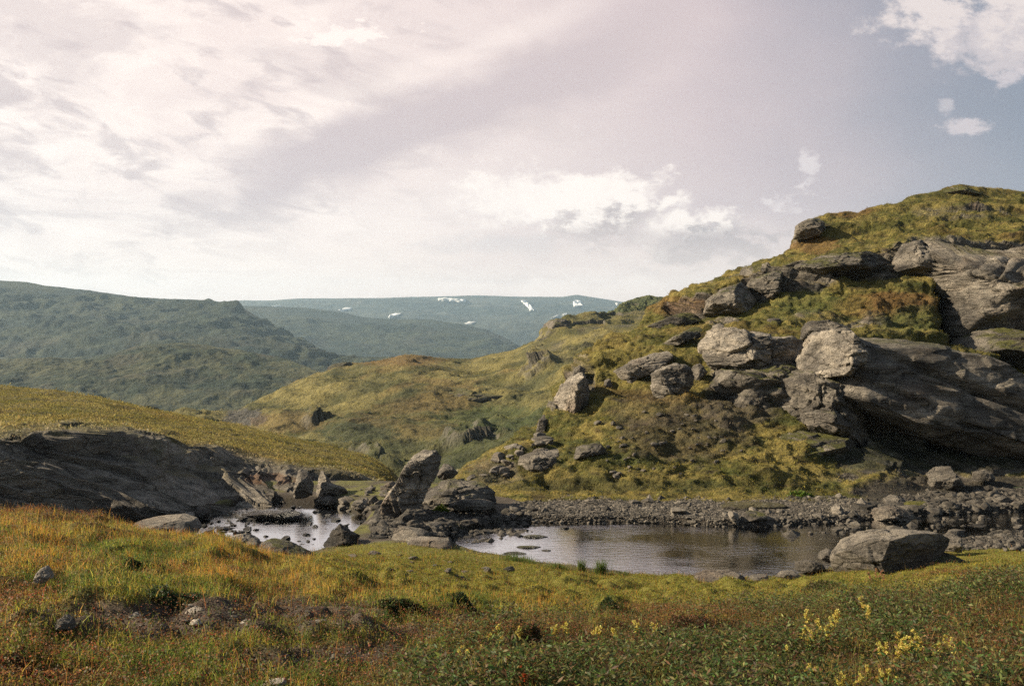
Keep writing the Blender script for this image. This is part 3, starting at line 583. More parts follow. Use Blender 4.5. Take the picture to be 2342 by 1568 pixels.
    if moss > 0:
        mw = sm(1-.62*moss, 1-.62*moss+.2, vn[:, 2]+.28*fbm(W, S*.7, 4, sd+7)); col = mixc(col, capcol, mw); col = col*(1+.25*fbm(W, .25, 3, 3)[:, None])
    o_ = mesh(name, W-cw, Fc, mat or M_rock, col); o_.location = cw
    return tag(o_, label, cat, group)

R = rock
# --- the right hill's rocks, from the skyline down
R([(1817, 546), (1825, 513), (1849, 500), (1880, 494), (1884, 520), (1870, 540), (1841, 548)], 'dark craggy outcrop jutting out where the grassy summit drops off, against the sky', 'rock_outcrop', 'outcrop', Y=73.5, D=1.4, moss=.3, sub=6)
R([(1886, 530), (1903, 502), (1926, 496), (1924, 516), (1900, 534)], 'pale slanting rock in red heath just right of the skyline outcrop', G=H, sub=5, bright=1.2)
R([(2138, 452), (2160, 432), (2200, 423), (2240, 430), (2236, 448), (2190, 456)], 'mossy rock cap at the very top of the right hill', 'rock_outcrop', 'outcrop', Y=82, D=2.4, moss=.7, bright=.8, lean=.8)
R([(2150, 830), (2144, 700), (2143, 556), (2182, 545), (2342, 546), (2620, 530), (2640, 850), (2400, 850), (2200, 840)], 'tall fractured grey cliff with a straight left edge below the summit', 'cliff', 'cliff', Y=56.5, D=5.5, sub=7, p=.3, cuts=5, rough=1.6, groove=.07, gT=.22, T=.35, lean=.14, moss=.28, dip=-.5, bright=1.05, planes=(((-.75, -.65, .1), .95),))
R([(2170, 762), (2240, 752), (2342, 750), (2500, 760), (2500, 850), (2342, 850), (2230, 830), (2190, 800)], 'dark broken rock ledge at the foot of the fractured cliff', 'rock_ledge', 'rock ledge', Y=51.5, D=2.6, moss=.35, bright=.7, sub=6)
R([(2041, 622), (2054, 587), (2082, 552), (2116, 547), (2148, 552), (2150, 622), (2100, 630)], 'pointed grey block wedged against the left side of the tall cliff', 'rock_outcrop', 'outcrop', Y=59.4, D=2., sub=6, p=.6, planes=(((-.8, -.5, .35), .55),))
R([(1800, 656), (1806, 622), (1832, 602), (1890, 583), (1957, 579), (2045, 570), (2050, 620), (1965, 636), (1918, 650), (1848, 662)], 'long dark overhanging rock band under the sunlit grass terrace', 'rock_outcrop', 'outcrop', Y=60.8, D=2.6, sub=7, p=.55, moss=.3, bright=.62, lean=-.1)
R([(1711, 660), (1728, 628), (1771, 618), (1804, 628), (1800, 655), (1750, 690), (1720, 690)], 'rounded grey outcrop hugging the left end of the dark rock band', 'rock_outcrop', 'outcrop', Y=60, D=2., sub=6, moss=.35)
R([(1611, 722), (1621, 686), (1654, 661), (1705, 642), (1722, 660), (1736, 688), (1709, 708), (1656, 733), (1630, 738)], 'lumpy grey outcrop with lit left end stepping down the hillside', 'rock_outcrop', 'outcrop', Y=58.5, D=2.2, sub=6, moss=.3)
R([(1474, 768), (1480, 745), (1522, 727), (1569, 711), (1614, 703), (1614, 722), (1569, 748), (1538, 768), (1500, 785)], 'dark rock rib at the hill edge above the sunny yellow shoulder', 'rock_outcrop', 'outcrop', Y=58.8, D=2., sub=6, moss=.45, bright=.75)
R([(1500, 797), (1540, 770), (1600, 742), (1612, 748), (1580, 775), (1520, 800)], 'thin slanting rib of rock below the dark hill edge rib', G=H, sub=5, moss=.4, bright=.9)
R([(1751, 743), (1757, 728), (1780, 724), (1792, 738), (1780, 745)], 'small dark stone alone on the mossy slope above the pale boulder', G=H, sub=4, bright=.7)
R([(1627, 762), (1630, 742), (1650, 737), (1664, 745), (1660, 762)], 'small grey block perched on the left shoulder of the pale boulder', G=H, sub=4)
R([(1572, 772), (1580, 758), (1600, 756), (1606, 770), (1590, 778)], 'dark knob in the moss between the two slanting ribs and the pale boulder', G=H, sub=4, bright=.7)
R([(1839, 776), (1842, 752), (1860, 733), (1938, 731), (1944, 745), (1930, 762), (1868, 784)], 'flat topped dark boulder above the lit head of the giant slab', Y=46, D=1.5, sub=6, p=.5, bright=.72, cuts=6)
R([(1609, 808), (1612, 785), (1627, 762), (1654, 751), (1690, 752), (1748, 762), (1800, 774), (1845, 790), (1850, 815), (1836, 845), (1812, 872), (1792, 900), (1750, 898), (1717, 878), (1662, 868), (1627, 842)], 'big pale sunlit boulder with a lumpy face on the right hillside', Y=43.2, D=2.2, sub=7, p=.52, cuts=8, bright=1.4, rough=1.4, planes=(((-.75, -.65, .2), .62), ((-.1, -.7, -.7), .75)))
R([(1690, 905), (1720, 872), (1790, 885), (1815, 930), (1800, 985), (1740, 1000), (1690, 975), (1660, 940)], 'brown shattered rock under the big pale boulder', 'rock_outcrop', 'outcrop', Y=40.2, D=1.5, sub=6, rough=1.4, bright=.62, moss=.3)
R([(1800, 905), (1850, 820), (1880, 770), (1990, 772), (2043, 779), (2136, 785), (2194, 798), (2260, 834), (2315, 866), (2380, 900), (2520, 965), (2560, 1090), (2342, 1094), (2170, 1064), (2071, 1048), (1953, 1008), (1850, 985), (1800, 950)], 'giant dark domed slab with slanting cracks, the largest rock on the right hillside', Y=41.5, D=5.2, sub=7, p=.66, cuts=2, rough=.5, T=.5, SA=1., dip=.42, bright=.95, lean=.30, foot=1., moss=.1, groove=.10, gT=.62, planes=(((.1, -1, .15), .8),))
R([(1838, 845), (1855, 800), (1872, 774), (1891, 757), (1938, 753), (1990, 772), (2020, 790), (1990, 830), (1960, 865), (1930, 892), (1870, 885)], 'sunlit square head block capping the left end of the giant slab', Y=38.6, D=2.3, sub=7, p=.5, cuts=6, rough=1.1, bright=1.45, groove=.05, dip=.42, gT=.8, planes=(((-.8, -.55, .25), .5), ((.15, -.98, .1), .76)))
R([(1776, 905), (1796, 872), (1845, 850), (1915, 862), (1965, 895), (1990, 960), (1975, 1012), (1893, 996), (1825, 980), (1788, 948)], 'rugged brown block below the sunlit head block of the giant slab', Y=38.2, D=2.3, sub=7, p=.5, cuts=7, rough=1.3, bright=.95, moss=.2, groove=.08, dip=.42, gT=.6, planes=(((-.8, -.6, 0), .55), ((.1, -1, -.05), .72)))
R([(1628, 880), (1650, 840), (1740, 850), (1850, 800), (1868, 880), (1830, 980), (1740, 1010), (1670, 960)], 'cracked brown bedrock filling the gap between the pale boulder and the giant slab', 'bedrock', 'bedrock', Y=42.2, D=2.6, sub=6, p=.5, cuts=6, rough=1.4, bright=.85, moss=.45, groove=.07, dip=.42)
R([(1690, 1010), (1751, 987), (1799, 981), (1900, 992), (1960, 1010), (1976, 1040), (1940, 1080), (1860, 1074), (1775, 1050), (1720, 1034)], 'long dark tilted slab lowest in the rock pile under the giant slab', Y=36.4, D=2.2, sub=6, bright=.72, moss=.35, p=.6, groove=.08, dip=.42)
R([(1486, 886), (1492, 856), (1520, 836), (1550, 829), (1577, 840), (1592, 862), (1580, 892), (1547, 918), (1510, 922), (1491, 906)], 'rounded grey boulder on the moss slope left of the pale boulder', G=H, basey=915, emb=.7, sub=6, bright=1.15, cuts=8)
R([(1577, 838), (1604, 831), (1618, 852), (1610, 868), (1588, 871)], 'small upright wedge of rock between the rounded grey boulder and the pale boulder', G=H, sub=5, bright=1.2, planes=(((-1, -.4, .2), .3),))
R([(1396, 872), (1402, 851), (1450, 827), (1500, 808), (1530, 802), (1540, 818), (1504, 846), (1450, 870), (1412, 886)], 'long slab lying aslant on the hillside above the lit bluff', 'rock_slab', 'rock slab', G=H, D=.9, basey=870, sub=6, p=.5, lean=.6, bright=1.)
R([(1380, 886), (1384, 866), (1394, 862), (1402, 884), (1392, 890)], 'small dark block propping the low end of the long aslant slab', G=H, sub=4, bright=.8)
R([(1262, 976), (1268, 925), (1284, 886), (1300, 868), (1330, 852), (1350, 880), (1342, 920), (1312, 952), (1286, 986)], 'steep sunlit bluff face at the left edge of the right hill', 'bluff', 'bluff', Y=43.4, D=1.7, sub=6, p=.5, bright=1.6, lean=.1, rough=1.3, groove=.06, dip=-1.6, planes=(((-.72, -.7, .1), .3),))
R([(1312, 925), (1316, 893), (1330, 884), (1345, 890), (1352, 910), (1340, 930)], 'grey rock split by grass right of the steep sunlit bluff face', G=H, sub=5, bright=1.15)
R([(1306, 870), (1312, 845), (1325, 835), (1340, 843), (1336, 862), (1320, 876)], 'broken rock teeth on top of the bluff', 'rock_outcrop', 'outcrop', G=H, sub=5, bright=1.1)
R([(1225, 990), (1232, 962), (1246, 946), (1254, 958), (1246, 985)], 'dark upright fin of rock on the lower skyline left of the bluff', G=H, D=.5, sub=5, bright=.7)
R([(1182, 1068), (1188, 1044), (1231, 1031), (1297, 1031), (1308, 1052), (1270, 1070), (1215, 1086), (1186, 1086)], 'broad grey block half sunk in the moss at the hill foot, behind the leaning slab', Y=34, D=1.1, sub=6, p=.55, bright=.95)
R([(1310, 1050), (1320, 1022), (1370, 1012), (1390, 1030), (1360, 1048)], 'brown rubbly rock just uphill of the broad sunk block', G=H, sub=5, bright=.75, moss=.3)
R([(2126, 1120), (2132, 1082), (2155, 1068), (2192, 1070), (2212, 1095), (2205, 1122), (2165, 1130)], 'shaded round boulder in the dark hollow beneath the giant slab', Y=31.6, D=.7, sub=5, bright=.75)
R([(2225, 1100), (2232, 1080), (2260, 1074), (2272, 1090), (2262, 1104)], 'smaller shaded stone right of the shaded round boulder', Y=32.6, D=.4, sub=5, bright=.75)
# --- mid hill outcrops
R([(978, 896), (1000, 884), (1050, 887), (1100, 898), (1165, 905), (1194, 916), (1180, 932), (1100, 936), (1020, 926), (985, 908)], 'dark vertical sided outcrop crossing the middle of the green valley hill', 'rock_outcrop', 'outcrop', Y=180, D=5, sub=6, p=.6, moss=.5, bright=.75, T=1.5, SA=.3, capcol=(.13, .12, .04))
R([(736, 858), (752, 838), (775, 828), (800, 828), (818, 838), (800, 852), (765, 862)], 'dark knob of rock on the left shoulder of the green valley hill', 'rock_outcrop', 'outcrop', Y=236, D=5, sub=6, moss=.6, bright=.5, capcol=(.07, .065, .03))
R([(1230, 790), (1234, 755), (1246, 738), (1275, 730), (1310, 728), (1340, 735), (1346, 760), (1310, 790), (1265, 796)], 'crag with vertical cracks at the top right of the green valley hill', 'cliff', 'cliff', Y=243, D=8, sub=6, p=.5, moss=.45, bright=.75, T=2, SA=.2, dip=-3, capcol=(.13, .12, .04))
R([(548, 962), (556, 945), (572, 935), (588, 938), (584, 955), (565, 968)], 'small dark cliff above the rubble gully at the low end of the green valley hill', 'rock_outcrop', 'outcrop', Y=186, D=4, sub=5, bright=.6)
# --- left hill
R([(664, 1118), (668, 1086), (682, 1074), (700, 1080), (716, 1108), (714, 1134), (690, 1140), (668, 1134)], 'blunt pale boulder, left one of the pair below the left rocky slope', Y=28.8, D=.5, sub=6, planes=(((-.8, -.5, .3), .5),), bright=1.)
R([(703, 1100), (712, 1078), (719, 1065), (730, 1078), (752, 1105), (790, 1118), (800, 1130), (760, 1142), (718, 1138), (712, 1120)], 'sharp pointed boulder, right one of the pair below the left rocky slope', Y=29.3, D=.6, sub=6, planes=(((-.9, -.4, .2), .12),), bright=1.15, SA=1.5)
R([(302, 1196), (340, 1188), (400, 1183), (438, 1192), (456, 1208), (450, 1220), (400, 1226), (330, 1222)], 'pale streaked whaleback rock at the left bank of the stream', Y=23.6, D=.9, sub=6, p=.8, cuts=4, rough=.5, bright=1.2, lean=1.2)
R([(400, 1182), (408, 1174), (430, 1171), (443, 1179), (440, 1188), (415, 1190)], 'small pale flat rock behind the streaked whaleback rock', Y=26.2, D=.35, sub=5, bright=1.35)
R([(442, 1180), (446, 1170), (470, 1168), (478, 1176), (472, 1186), (448, 1187)], 'black squared stone beside the small pale flat rock', Y=26.4, D=.3, sub=5, bright=.35, p=.5)
R([(112, 1226), (125, 1216), (200, 1212), (250, 1211), (275, 1220), (272, 1236), (200, 1242), (125, 1240)], 'long low grey rock in the tawny grass at left, widest rock there', Y=10.6, D=.32, sub=6, bright=1.1, cuts=4, moss=.15, lean=.8)
R([(464, 1258), (475, 1244), (510, 1239), (548, 1244), (570, 1256), (572, 1272), (480, 1274)], 'dark mossy hump of rock at the grass edge by the stream', Y=17.4, D=.4, sub=5, moss=.7, bright=.7)
R([(516, 1240), (530, 1226), (558, 1222), (590, 1236), (596, 1250), (560, 1254), (525, 1250)], 'tilted pale slab poking up behind the dark mossy hump', Y=19.5, D=.4, sub=5, bright=1.15, planes=(((.3, -.8, .5), .4),))
R([(584, 1262), (590, 1246), (613, 1236), (656, 1245), (696, 1262), (726, 1280), (732, 1298), (650, 1300), (595, 1285)], 'smooth grey rock with a mossy right tail where the grass meets the stream', Y=18.2, D=.5, sub=6, cuts=3, rough=.5, moss=.35)
R([(730, 1258), (745, 1235), (762, 1210), (774, 1198), (786, 1208), (800, 1218), (828, 1228), (810, 1240), (775, 1256)], 'black triangular rock standing at the stream bank', Y=22.3, D=.4, sub=6, bright=.45, cuts=6, planes=(((-.75, -.6, .2), .3),))
R([(549, 1186), (555, 1176), (580, 1168), (620, 1170), (650, 1168), (662, 1164), (672, 1169), (694, 1176), (688, 1184), (620, 1188)], 'long dark rock islet, largest in the bright stream', Y=26.6, D=.4, sub=6, bright=.42, cuts=4, mat=M_wet)
# --- leaning slab group
R([(872, 1168), (876, 1148), (905, 1108), (925, 1072), (945, 1040), (965, 1030), (996, 1031), (1008, 1046), (1004, 1078), (980, 1122), (958, 1162), (930, 1188), (895, 1194)], 'tall grey slab leaning to the right beside the stream', 'rock_slab', 'rock slab', Y=25.6, D=.62, sub=7, p=.45, cuts=3, rough=.9, lean=.05, dip=2.2, SA=1.3, bright=1.7, planes=(((.05, -1, .05), .6),))
R([(952, 1168), (962, 1138), (985, 1118), (1010, 1105), (1060, 1100), (1100, 1110), (1132, 1130), (1138, 1152), (1100, 1180), (1040, 1192), (975, 1190)], 'broad brown rock hump behind the leaning slab', Y=27, D=.9, sub=6, bright=.85, T=.25, SA=1.2, dip=-.15, lean=.8, moss=.15)
R([(1000, 1085), (1008, 1060), (1026, 1062), (1048, 1082), (1030, 1100), (1005, 1100)], 'pale angular stone peeping out right of the leaning slab top', Y=28.2, D=.4, sub=5, bright=1.2)
R([(1028, 1158), (1050, 1144), (1100, 1141), (1134, 1150), (1120, 1164), (1060, 1170)], 'thin layered flat stone lodged low on the brown hump', 'flat_stone', 'stone', Y=25.9, D=.35, sub=5, bright=.7, T=.2, SA=2)
R([(886, 1210), (912, 1182), (935, 1164), (960, 1165), (986, 1184), (990, 1208), (960, 1222), (910, 1222)], 'brown wedge shaped rock in front of the leaning slab foot', Y=24.6, D=.45, sub=6, bright=.75, planes=(((.6, -.7, .2), .3),))
R([(984, 1212), (992, 1190), (1010, 1186), (1028, 1200), (1024, 1216)], 'dark rounded stone right of the brown wedge rock', Y=24.6, D=.3, sub=5, bright=.5)
R([(892, 1244), (898, 1216), (918, 1206), (960, 1211), (994, 1224), (1006, 1246), (950, 1254)], 'smooth grey humped boulder at the bank below the leaning slab', Y=22.6, D=.45, sub=6, cuts=3, rough=.5, bright=1.05)
R([(928, 1242), (945, 1228), (1000, 1231), (1030, 1240), (1037, 1252), (1000, 1258), (955, 1252)], 'flat pale slab lying in front of the smooth humped boulder', 'flat_stone', 'stone', Y=21.9, D=.35, sub=5, cuts=3, rough=.5, bright=1.15)
R([(1003, 1252), (1010, 1233), (1025, 1229), (1038, 1243), (1032, 1255)], 'small rounded stone at the water end of the flat pale slab', Y=22.2, D=.2, sub=5, bright=1.)
R([(840, 1212), (858, 1203), (890, 1210), (900, 1224), (870, 1228)], 'low grey flake of rock left of the smooth humped boulder', 'flat_stone', 'stone', Y=23.4, D=.25, sub=5, bright=.9)
R([(800, 1160), (808, 1146), (830, 1141), (845, 1152), (842, 1166), (815, 1168)], 'pale oval boulder on the bank left of the leaning slab', Y=27.4, D=.35, sub=5, bright=1.25)
R([(836, 1165), (845, 1140), (856, 1134), (866, 1145), (850, 1168)], 'narrow tilted pale stone against the pale oval boulder', Y=27.5, D=.25, sub=5, bright=1.15)
R([(862, 1125), (880, 1108), (900, 1100), (912, 1110), (898, 1128)], 'grey block on the grassy saddle left of the leaning slab', Y=30., D=.35, sub=5, bright=1.1)
# --- pond side
R([(1901, 1322), (1906, 1280), (1935, 1244), (1983, 1224), (2085, 1217), (2160, 1224), (2200, 1240), (2170, 1272), (2110, 1312), (2040, 1345), (1955, 1342)], 'big rounded grey boulder on the near bank, its right face in shade', Y=19.1, D=.85, sub=7, p=.74, cuts=3, rough=.6, bright=1.05, lean=.4, dip=-.3, planes=(((.6, -.78, -.1), .36),))
R([(2150, 1256), (2158, 1230), (2180, 1220), (2206, 1238), (2212, 1262)], 'grey stone tucked behind the right end of the big rounded boulder', Y=21.2, D=.35, sub=5)
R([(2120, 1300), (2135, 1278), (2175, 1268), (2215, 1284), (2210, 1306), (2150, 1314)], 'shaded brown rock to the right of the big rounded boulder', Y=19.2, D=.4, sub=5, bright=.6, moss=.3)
R([(1872, 1282), (1880, 1264), (1900, 1257), (1918, 1262), (1920, 1284), (1890, 1290)], 'pale stone touching the left side of the big rounded boulder', Y=20.3, D=.3, sub=5, bright=1.1)
R([(1820, 1304), (1822, 1286), (1850, 1282), (1884, 1290), (1888, 1306), (1850, 1312)], 'dark flat stone at the water edge left of the big rounded boulder', Y=19.7, D=.25, sub=5, bright=.6)
R([(1586, 1340), (1592, 1318), (1620, 1309), (1680, 1309), (1706, 1320), (1712, 1342), (1650, 1352)], 'oval grey boulder in the moss lawn at the pond edge', Y=18.1, D=.4, sub=6, p=.65, cuts=4, rough=.6, bright=1.)
R([(1708, 1328), (1720, 1316), (1752, 1314), (1765, 1324), (1750, 1332)], 'low grey stone just right of the oval boulder', 'flat_stone', 'stone', Y=18.6, D=.2, sub=4, bright=.9)
R([(1770, 1320), (1790, 1307), (1820, 1306), (1834, 1318), (1810, 1324)], 'flat grey stone in the lawn between the oval boulder and the big rounded one', 'flat_stone', 'stone', Y=18.9, D=.2, sub=4, bright=.85)
R([(1646, 1160), (1670, 1152), (1740, 1150), (1800, 1155), (1806, 1164), (1740, 1170), (1660, 1172)], 'undercut sod ledge lying on the gravel bar', 'sod_ledge', 'sod ledge', Y=27.3, D=.5, sub=6, p=.5, moss=.8, bright=.6, T=.2, capcol=(.12, .105, .05))
R([(1692, 1196), (1698, 1176), (1720, 1167), (1750, 1174), (1756, 1192), (1720, 1200)], 'mossy grey stone under the sod ledge', Y=25.6, D=.3, sub=5, moss=.25, bright=.9)
R([(1664, 1174), (1672, 1168), (1690, 1176), (1690, 1198), (1676, 1198)], 'narrow pale stone dipping into the pond below the sod ledge', Y=25.5, D=.2, sub=4, bright=1.3)
R([(1900, 1180), (1906, 1162), (1918, 1151), (1932, 1160), (1940, 1180)], 'pale pointed stone on the gravel at the pond head', Y=26.6, D=.3, sub=5, bright=1.2, planes=(((.8, -.5, .2), .3),))
R([(1956, 1166), (1964, 1148), (1975, 1139), (1985, 1148), (1986, 1162), (1972, 1170)], 'bright whitish angular stone right of the pale pointed stone', Y=27.8, D=.25, sub=5, bright=2.1)
R([(2018, 1162), (2026, 1142), (2046, 1133), (2070, 1138), (2086, 1156), (2050, 1168)], 'pale rounded rock, upper of two beside the dark gravel stream', Y=28.4, D=.4, sub=5, bright=1.15)
R([(1990, 1184), (2005, 1166), (2040, 1159), (2078, 1166), (2094, 1182), (2060, 1194), (2010, 1194)], 'broad striped rock, lower of two beside the dark gravel stream', Y=26.4, D=.5, sub=6, bright=1.05, SA=1.5)
R([(2056, 1160), (2080, 1149), (2120, 1148), (2148, 1158), (2110, 1166)], 'moss cushion spread beside the pale rounded rock', 'moss_cushion', 'moss', Y=28.0, D=.5, sub=5, moss=1.5, capcol=(.13, .125, .02), rough=.5)
R([(1064, 1227), (1070, 1220), (1100, 1218), (1150, 1222), (1158, 1228), (1100, 1232)], 'thin dark mossy bar of rock breaking the water at the pond outlet', 'flat_stone', 'stone', Y=24.2, D=.18, sub=5, moss=.5, bright=.5, mat=M_wet) if False else None
for (x0, x1, yb, hh, lb, ms) in ((1192, 1255, 1228, 9, 'longest mossy stone bar breaking the pond near its outlet', .8), (1195-15, 1198, 1226, 6, 'dark stone bar end to end with the longest mossy bar', .3), (1172, 1245, 1252, 8, 'mossy stone bar in the pond nearer the grassy bank', .8), (1148, 1205, 1266, 8, 'flat brown stone bar closest to the grassy bank', .4), (1280, 1302, 1208, 9, 'single dark stone alone in the bright pond', 0), (1236, 1262, 1259, 4, 'tiny sliver of stone beside the nearer mossy bar', 0)):
    yb = max(yb, 1206); hh = hh*.6; ms = ms*.5; R([(x0, yb), (x0+(x1-x0)*.2, yb-hh*.8), (x0+(x1-x0)*.6, yb-hh), (x1, yb-hh*.2), (x1-3, yb+3), (x0+3, yb+3)], lb, 'pond_stone', 'stone', Y=4.5*F/(yb-HY), D=.12, sub=5, moss=ms, bright=.5, mat=M_wet, lean=0)
# --- near stones
R([(78, 1314), (90, 1300), (102, 1295), (112, 1303), (120, 1320), (100, 1332), (82, 1328)], 'small whitish pointed stone alone in the tawny grass at left', 'stone', 'stone', Y=7.3, D=.07, sub=5, bright=4.)
R([(118, 1436), (126, 1418), (145, 1409), (162, 1416), (172, 1436), (145, 1446)], 'rounded grey stone in short green turf below the whitish stone', 'stone', 'stone', Y=5.8, D=.08, sub=5, bright=1.2)
R([(585, 1574), (605, 1561), (648, 1556), (654, 1564), (640, 1582), (595, 1584)], 'flat pale stone at the very front, cut by the lower frame edge', 'flat_stone', 'stone', Y=4.72, D=.08, sub=5, bright=2.4)
fl = [((423, 1398), 486, 13, 'widest pale flat stone at the top of the bare patch'), ((288, 1410), 320, 8, 'thin pale flat stone at the left end of the bare patch'), ((430, 1426), 466, 10, 'pale flat stone in the middle of the bare patch'), ((408, 1447), 440, 7, 'small pale flat stone at the lower edge of the bare patch'), ((547, 1425), 578, 8, 'pale flat stone at the right of the bare patch'),
      ((868, 1487), 900, 8, 'pinkish flat stone in the right part of the lower bare patch'), ((585, 1520), 612, 7, 'grey flat stone at the left of the lower bare patch'), ((745, 1506), 770, 7, 'grey flat stone in the middle of the lower bare patch'), ((1140, 1432), 1168, 6, 'grey flat stone by the straw coloured grass in the centre foreground')]
for (a, b, hh, lb) in [(q[0], q[1], q[2], q[3]) for q in fl]:
    x0, yb = a; g = gpt((x0+b)/2, yb-2)
    R([(x0, yb), (x0+(b-x0)*.25, yb-hh*.8), (x0+(b-x0)*.6, yb-hh), (b, yb-hh*.3), (b-2, yb+4), (x0+2, yb+4)], lb, 'flat_stone', 'stone', Y=g[1], D=.07, sub=4, bright=2.6, lean=.4, rough=.6, mat=M_stone)
    
# stones copied in crowds: four shapes, own place, turn and size each
protos = []
for k in range(6):
    V, Fc = ico(4); rg = np.random.default_rng(300+k); U = V*np.array([1, .8, .62])
    for j in range(11):
        n = rg.normal(size=3); n /= np.linalg.norm(n); U = U-n*np.maximum(0, U@n-rg.uniform(.42, .7))[:, None]*.95
    U = U+V*(fbm(U+k*9, .5, 3, k)*.07)[:, None]; protos.append((U, Fc))
def crowd(pts, name, cat, label, group, bright, mat, smin, smax, flat=1.):
    me = []
    for k in range(6):
        U, Fc = protos[k]; col = rockcol(U*2+k*7, k)*bright
        m_ = mesh(name, U, Fc, mat, col); me.append(m_.data); bpy.data.objects.remove(m_)
    for i, p in enumerate(pts):
        o = bpy.data.objects.new(name, me[i % 6]); COL.objects.link(o)
        s = random.uniform(smin, smax)*(.6+.8*random.random()**2); o.location = p+np.array([0, 0, s*.12])
        o.scale = (s*random.uniform(.8, 1.4), s*random.uniform(.7, 1.1), s*random.uniform(.6, 1.)*flat); o.rotation_euler = (random.uniform(-.3, .3), random.uniform(-.3, .3), random.uniform(0, 6.28))
        tag(o, label, cat, group)
def inpoly(pts, n, seed):
    rg = np.random.default_rng(seed); p = np.array(pts, float); out = []
    W = np.concatenate([p, np.zeros((len(p), 0))], 1)
    while len(out) < n:
        q = p.min(0)+rg.random(2)*(p.max(0)-p.min(0))
        if sdist(np.array([q[0]]), np.array([q[1]]), p)[0] > 0: out.append(q)
    return out
def water_pt(q): Y = 4.5*F/(q[1]-HY); X = (q[0]-CX)/F*Y; return np.array([X, Y, 0.])
crowd([water_pt(q)+[0, 0, -.01] for q in inpoly([(470, 1180), (560, 1160), (720, 1158), (835, 1185), (800, 1222), (745, 1250), (690, 1252), (600, 1232), (470, 1215)], 60, 1)], 'stream_stone', 'stone', 'small dark wet stone breaking the bright shallow stream', 'stones in the bright stream', .42, M_wet, .05, .16, .7)
crowd([water_pt(q) for q in inpoly([(450, 1190), (560, 1185), (580, 1225), (470, 1222)], 18, 2)], 'stream_stone', 'stone', 'dark wet stone in the cluster at the left side of the stream', 'stones along the left stream side', .42, M_wet, .08, .17, .7)
crowd([gpt(*q) for q in inpoly([(700, 1150), (800, 1130), (860, 1105), (905, 1112), (880, 1150), (845, 1180), (770, 1162)], 34, 3)], 'bank_stone', 'stone', 'pale stone on the grassy saddle between stream and leaning slab', 'stones on the grassy saddle', 1.15, M_stone, .10, .28, .7)
crowd([gpt(*q) for q in inpoly([(848, 1195), (880, 1200), (1030, 1200), (1110, 1170), (1180, 1170), (1200, 1188), (1100, 1208), (1030, 1222), (900, 1226), (848, 1228)], 70, 4)], 'rubble_stone', 'stone', 'brown angular stone in the rubble between stream and pond', 'rubble between stream and pond', .7, M_stone, .10, .26)
crowd([surf_pt(H, *q) for q in inpoly([(1060, 1092), (1130, 1048), (1200, 1010), (1235, 1000), (1260, 1015), (1190, 1035), (1170, 1085), (1110, 1100)], 46, 5)], 'scree_stone', 'stone', 'pale block in the scree running down the left edge of the right hill', 'scree at the hill foot', 1.3, M_stone, .12, .38, .8)
crowd([surf_pt(H, *q) for q in inpoly([(1350, 960), (1500, 930), (1650, 960), (1700, 1030), (1600, 1090), (1400, 1090)], 60, 6)], 'scree_stone', 'stone', 'small grey stone scattered in the brown moss below the rounded boulder', 'stones in the mossy slope', 1.0, M_stone, .07, .17, .8)
crowd([water_pt(q) for q in inpoly([(1780, 1205), (1900, 1195), (2100, 1182), (2342, 1178), (2342, 1225), (2200, 1225), (1950, 1222), (1850, 1228)], 30, 7)], 'pond_stone', 'stone', 'pale tipped stone in the dark riffle at the pond head', 'stones in the dark riffle', .9, M_stone, .06, .15)
crowd([gpt(*q) for q in inpoly([(1950, 1180), (2150, 1150), (2340, 1110), (2342, 1165), (2100, 1178)], 50, 8)], 'rubble_stone', 'stone', 'brown block in the shaded rubble under the giant slab', 'shaded rubble at right', .8, M_stone, .10, .28)
crowd([gpt(*q) for q in inpoly([(2190, 1228), (2342, 1215), (2342, 1262), (2220, 1262)], 30, 9)], 'rubble_stone', 'stone', 'grey stone in the rubble behind the big rounded boulder', 'rubble behind the big rounded boulder', .9, M_stone, .08, .2)
crowd([gpt(*q) for q in inpoly([(240, 1395), (430, 1385), (620, 1400), (800, 1390), (800, 1425), (600, 1440), (420, 1450), (250, 1430)], 34, 10)], 'bare_patch_stone', 'stone', 'little pale stone bedded in the bare brown soil patch', 'little stones in the bare patch', 1.5, M_stone, .012, .035, .6)
crowd([gpt(*q) for q in inpoly([(540, 1500), (850, 1485), (920, 1500), (850, 1530), (600, 1540)], 24, 11)], 'bare_patch_stone', 'stone', 'little pale stone in the lower bare patch nearer the front', 'little stones in the lower bare patch', 1.5, M_stone, .01, .03, .6)
crowd([gpt(*q) for q in inpoly([(760, 1265), (900, 1255), (1080, 1280), (1200, 1300), (1100, 1325), (880, 1310)], 22, 12)], 'lawn_stone', 'stone', 'low grey stone sunk in the mossy bank between stream and pond', 'stones in the mossy bank', .9, M_stone, .05, .15, .6)

# gravel: beyond counting
def pebbles(XY, size, seed, bright):
    rg = np.random.default_rng(seed); n = len(XY); V, Fc = ico(1)
    Z = ground_z(XY[:, 0], XY[:, 1]); s = size*rg.lognormal(0, .45, n)
    sc = np.stack([s*rg.uniform(.8, 1.5, n), s*rg.uniform(.7, 1.2, n), s*rg.uniform(.4, .85, n)], 1)
    a = rg.uniform(0, 6.28, n); J = 1+.28*rg.normal(size=(n, len(V), 3))
    Q = V[None]*sc[:, None]*J
    ca, sa = np.cos(a)[:, None], np.sin(a)[:, None]
    W = np.stack([Q[..., 0]*ca-Q[..., 1]*sa+XY[:, 0:1], Q[..., 0]*sa+Q[..., 1]*ca+XY[:, 1:2], Q[..., 2]+Z[:, None]+.2*sc[:, 2:3]], -1)
    base = np.stack([.045+.15*rg.random(n)**1.5]*3, 1)*np.array([1., .86, .68])*bright
    return W.reshape(-1, 3), (Fc[None]+(np.arange(n)*len(V))[:, None, None]).reshape(-1, 3), np.repeat(base, len(V), 0)
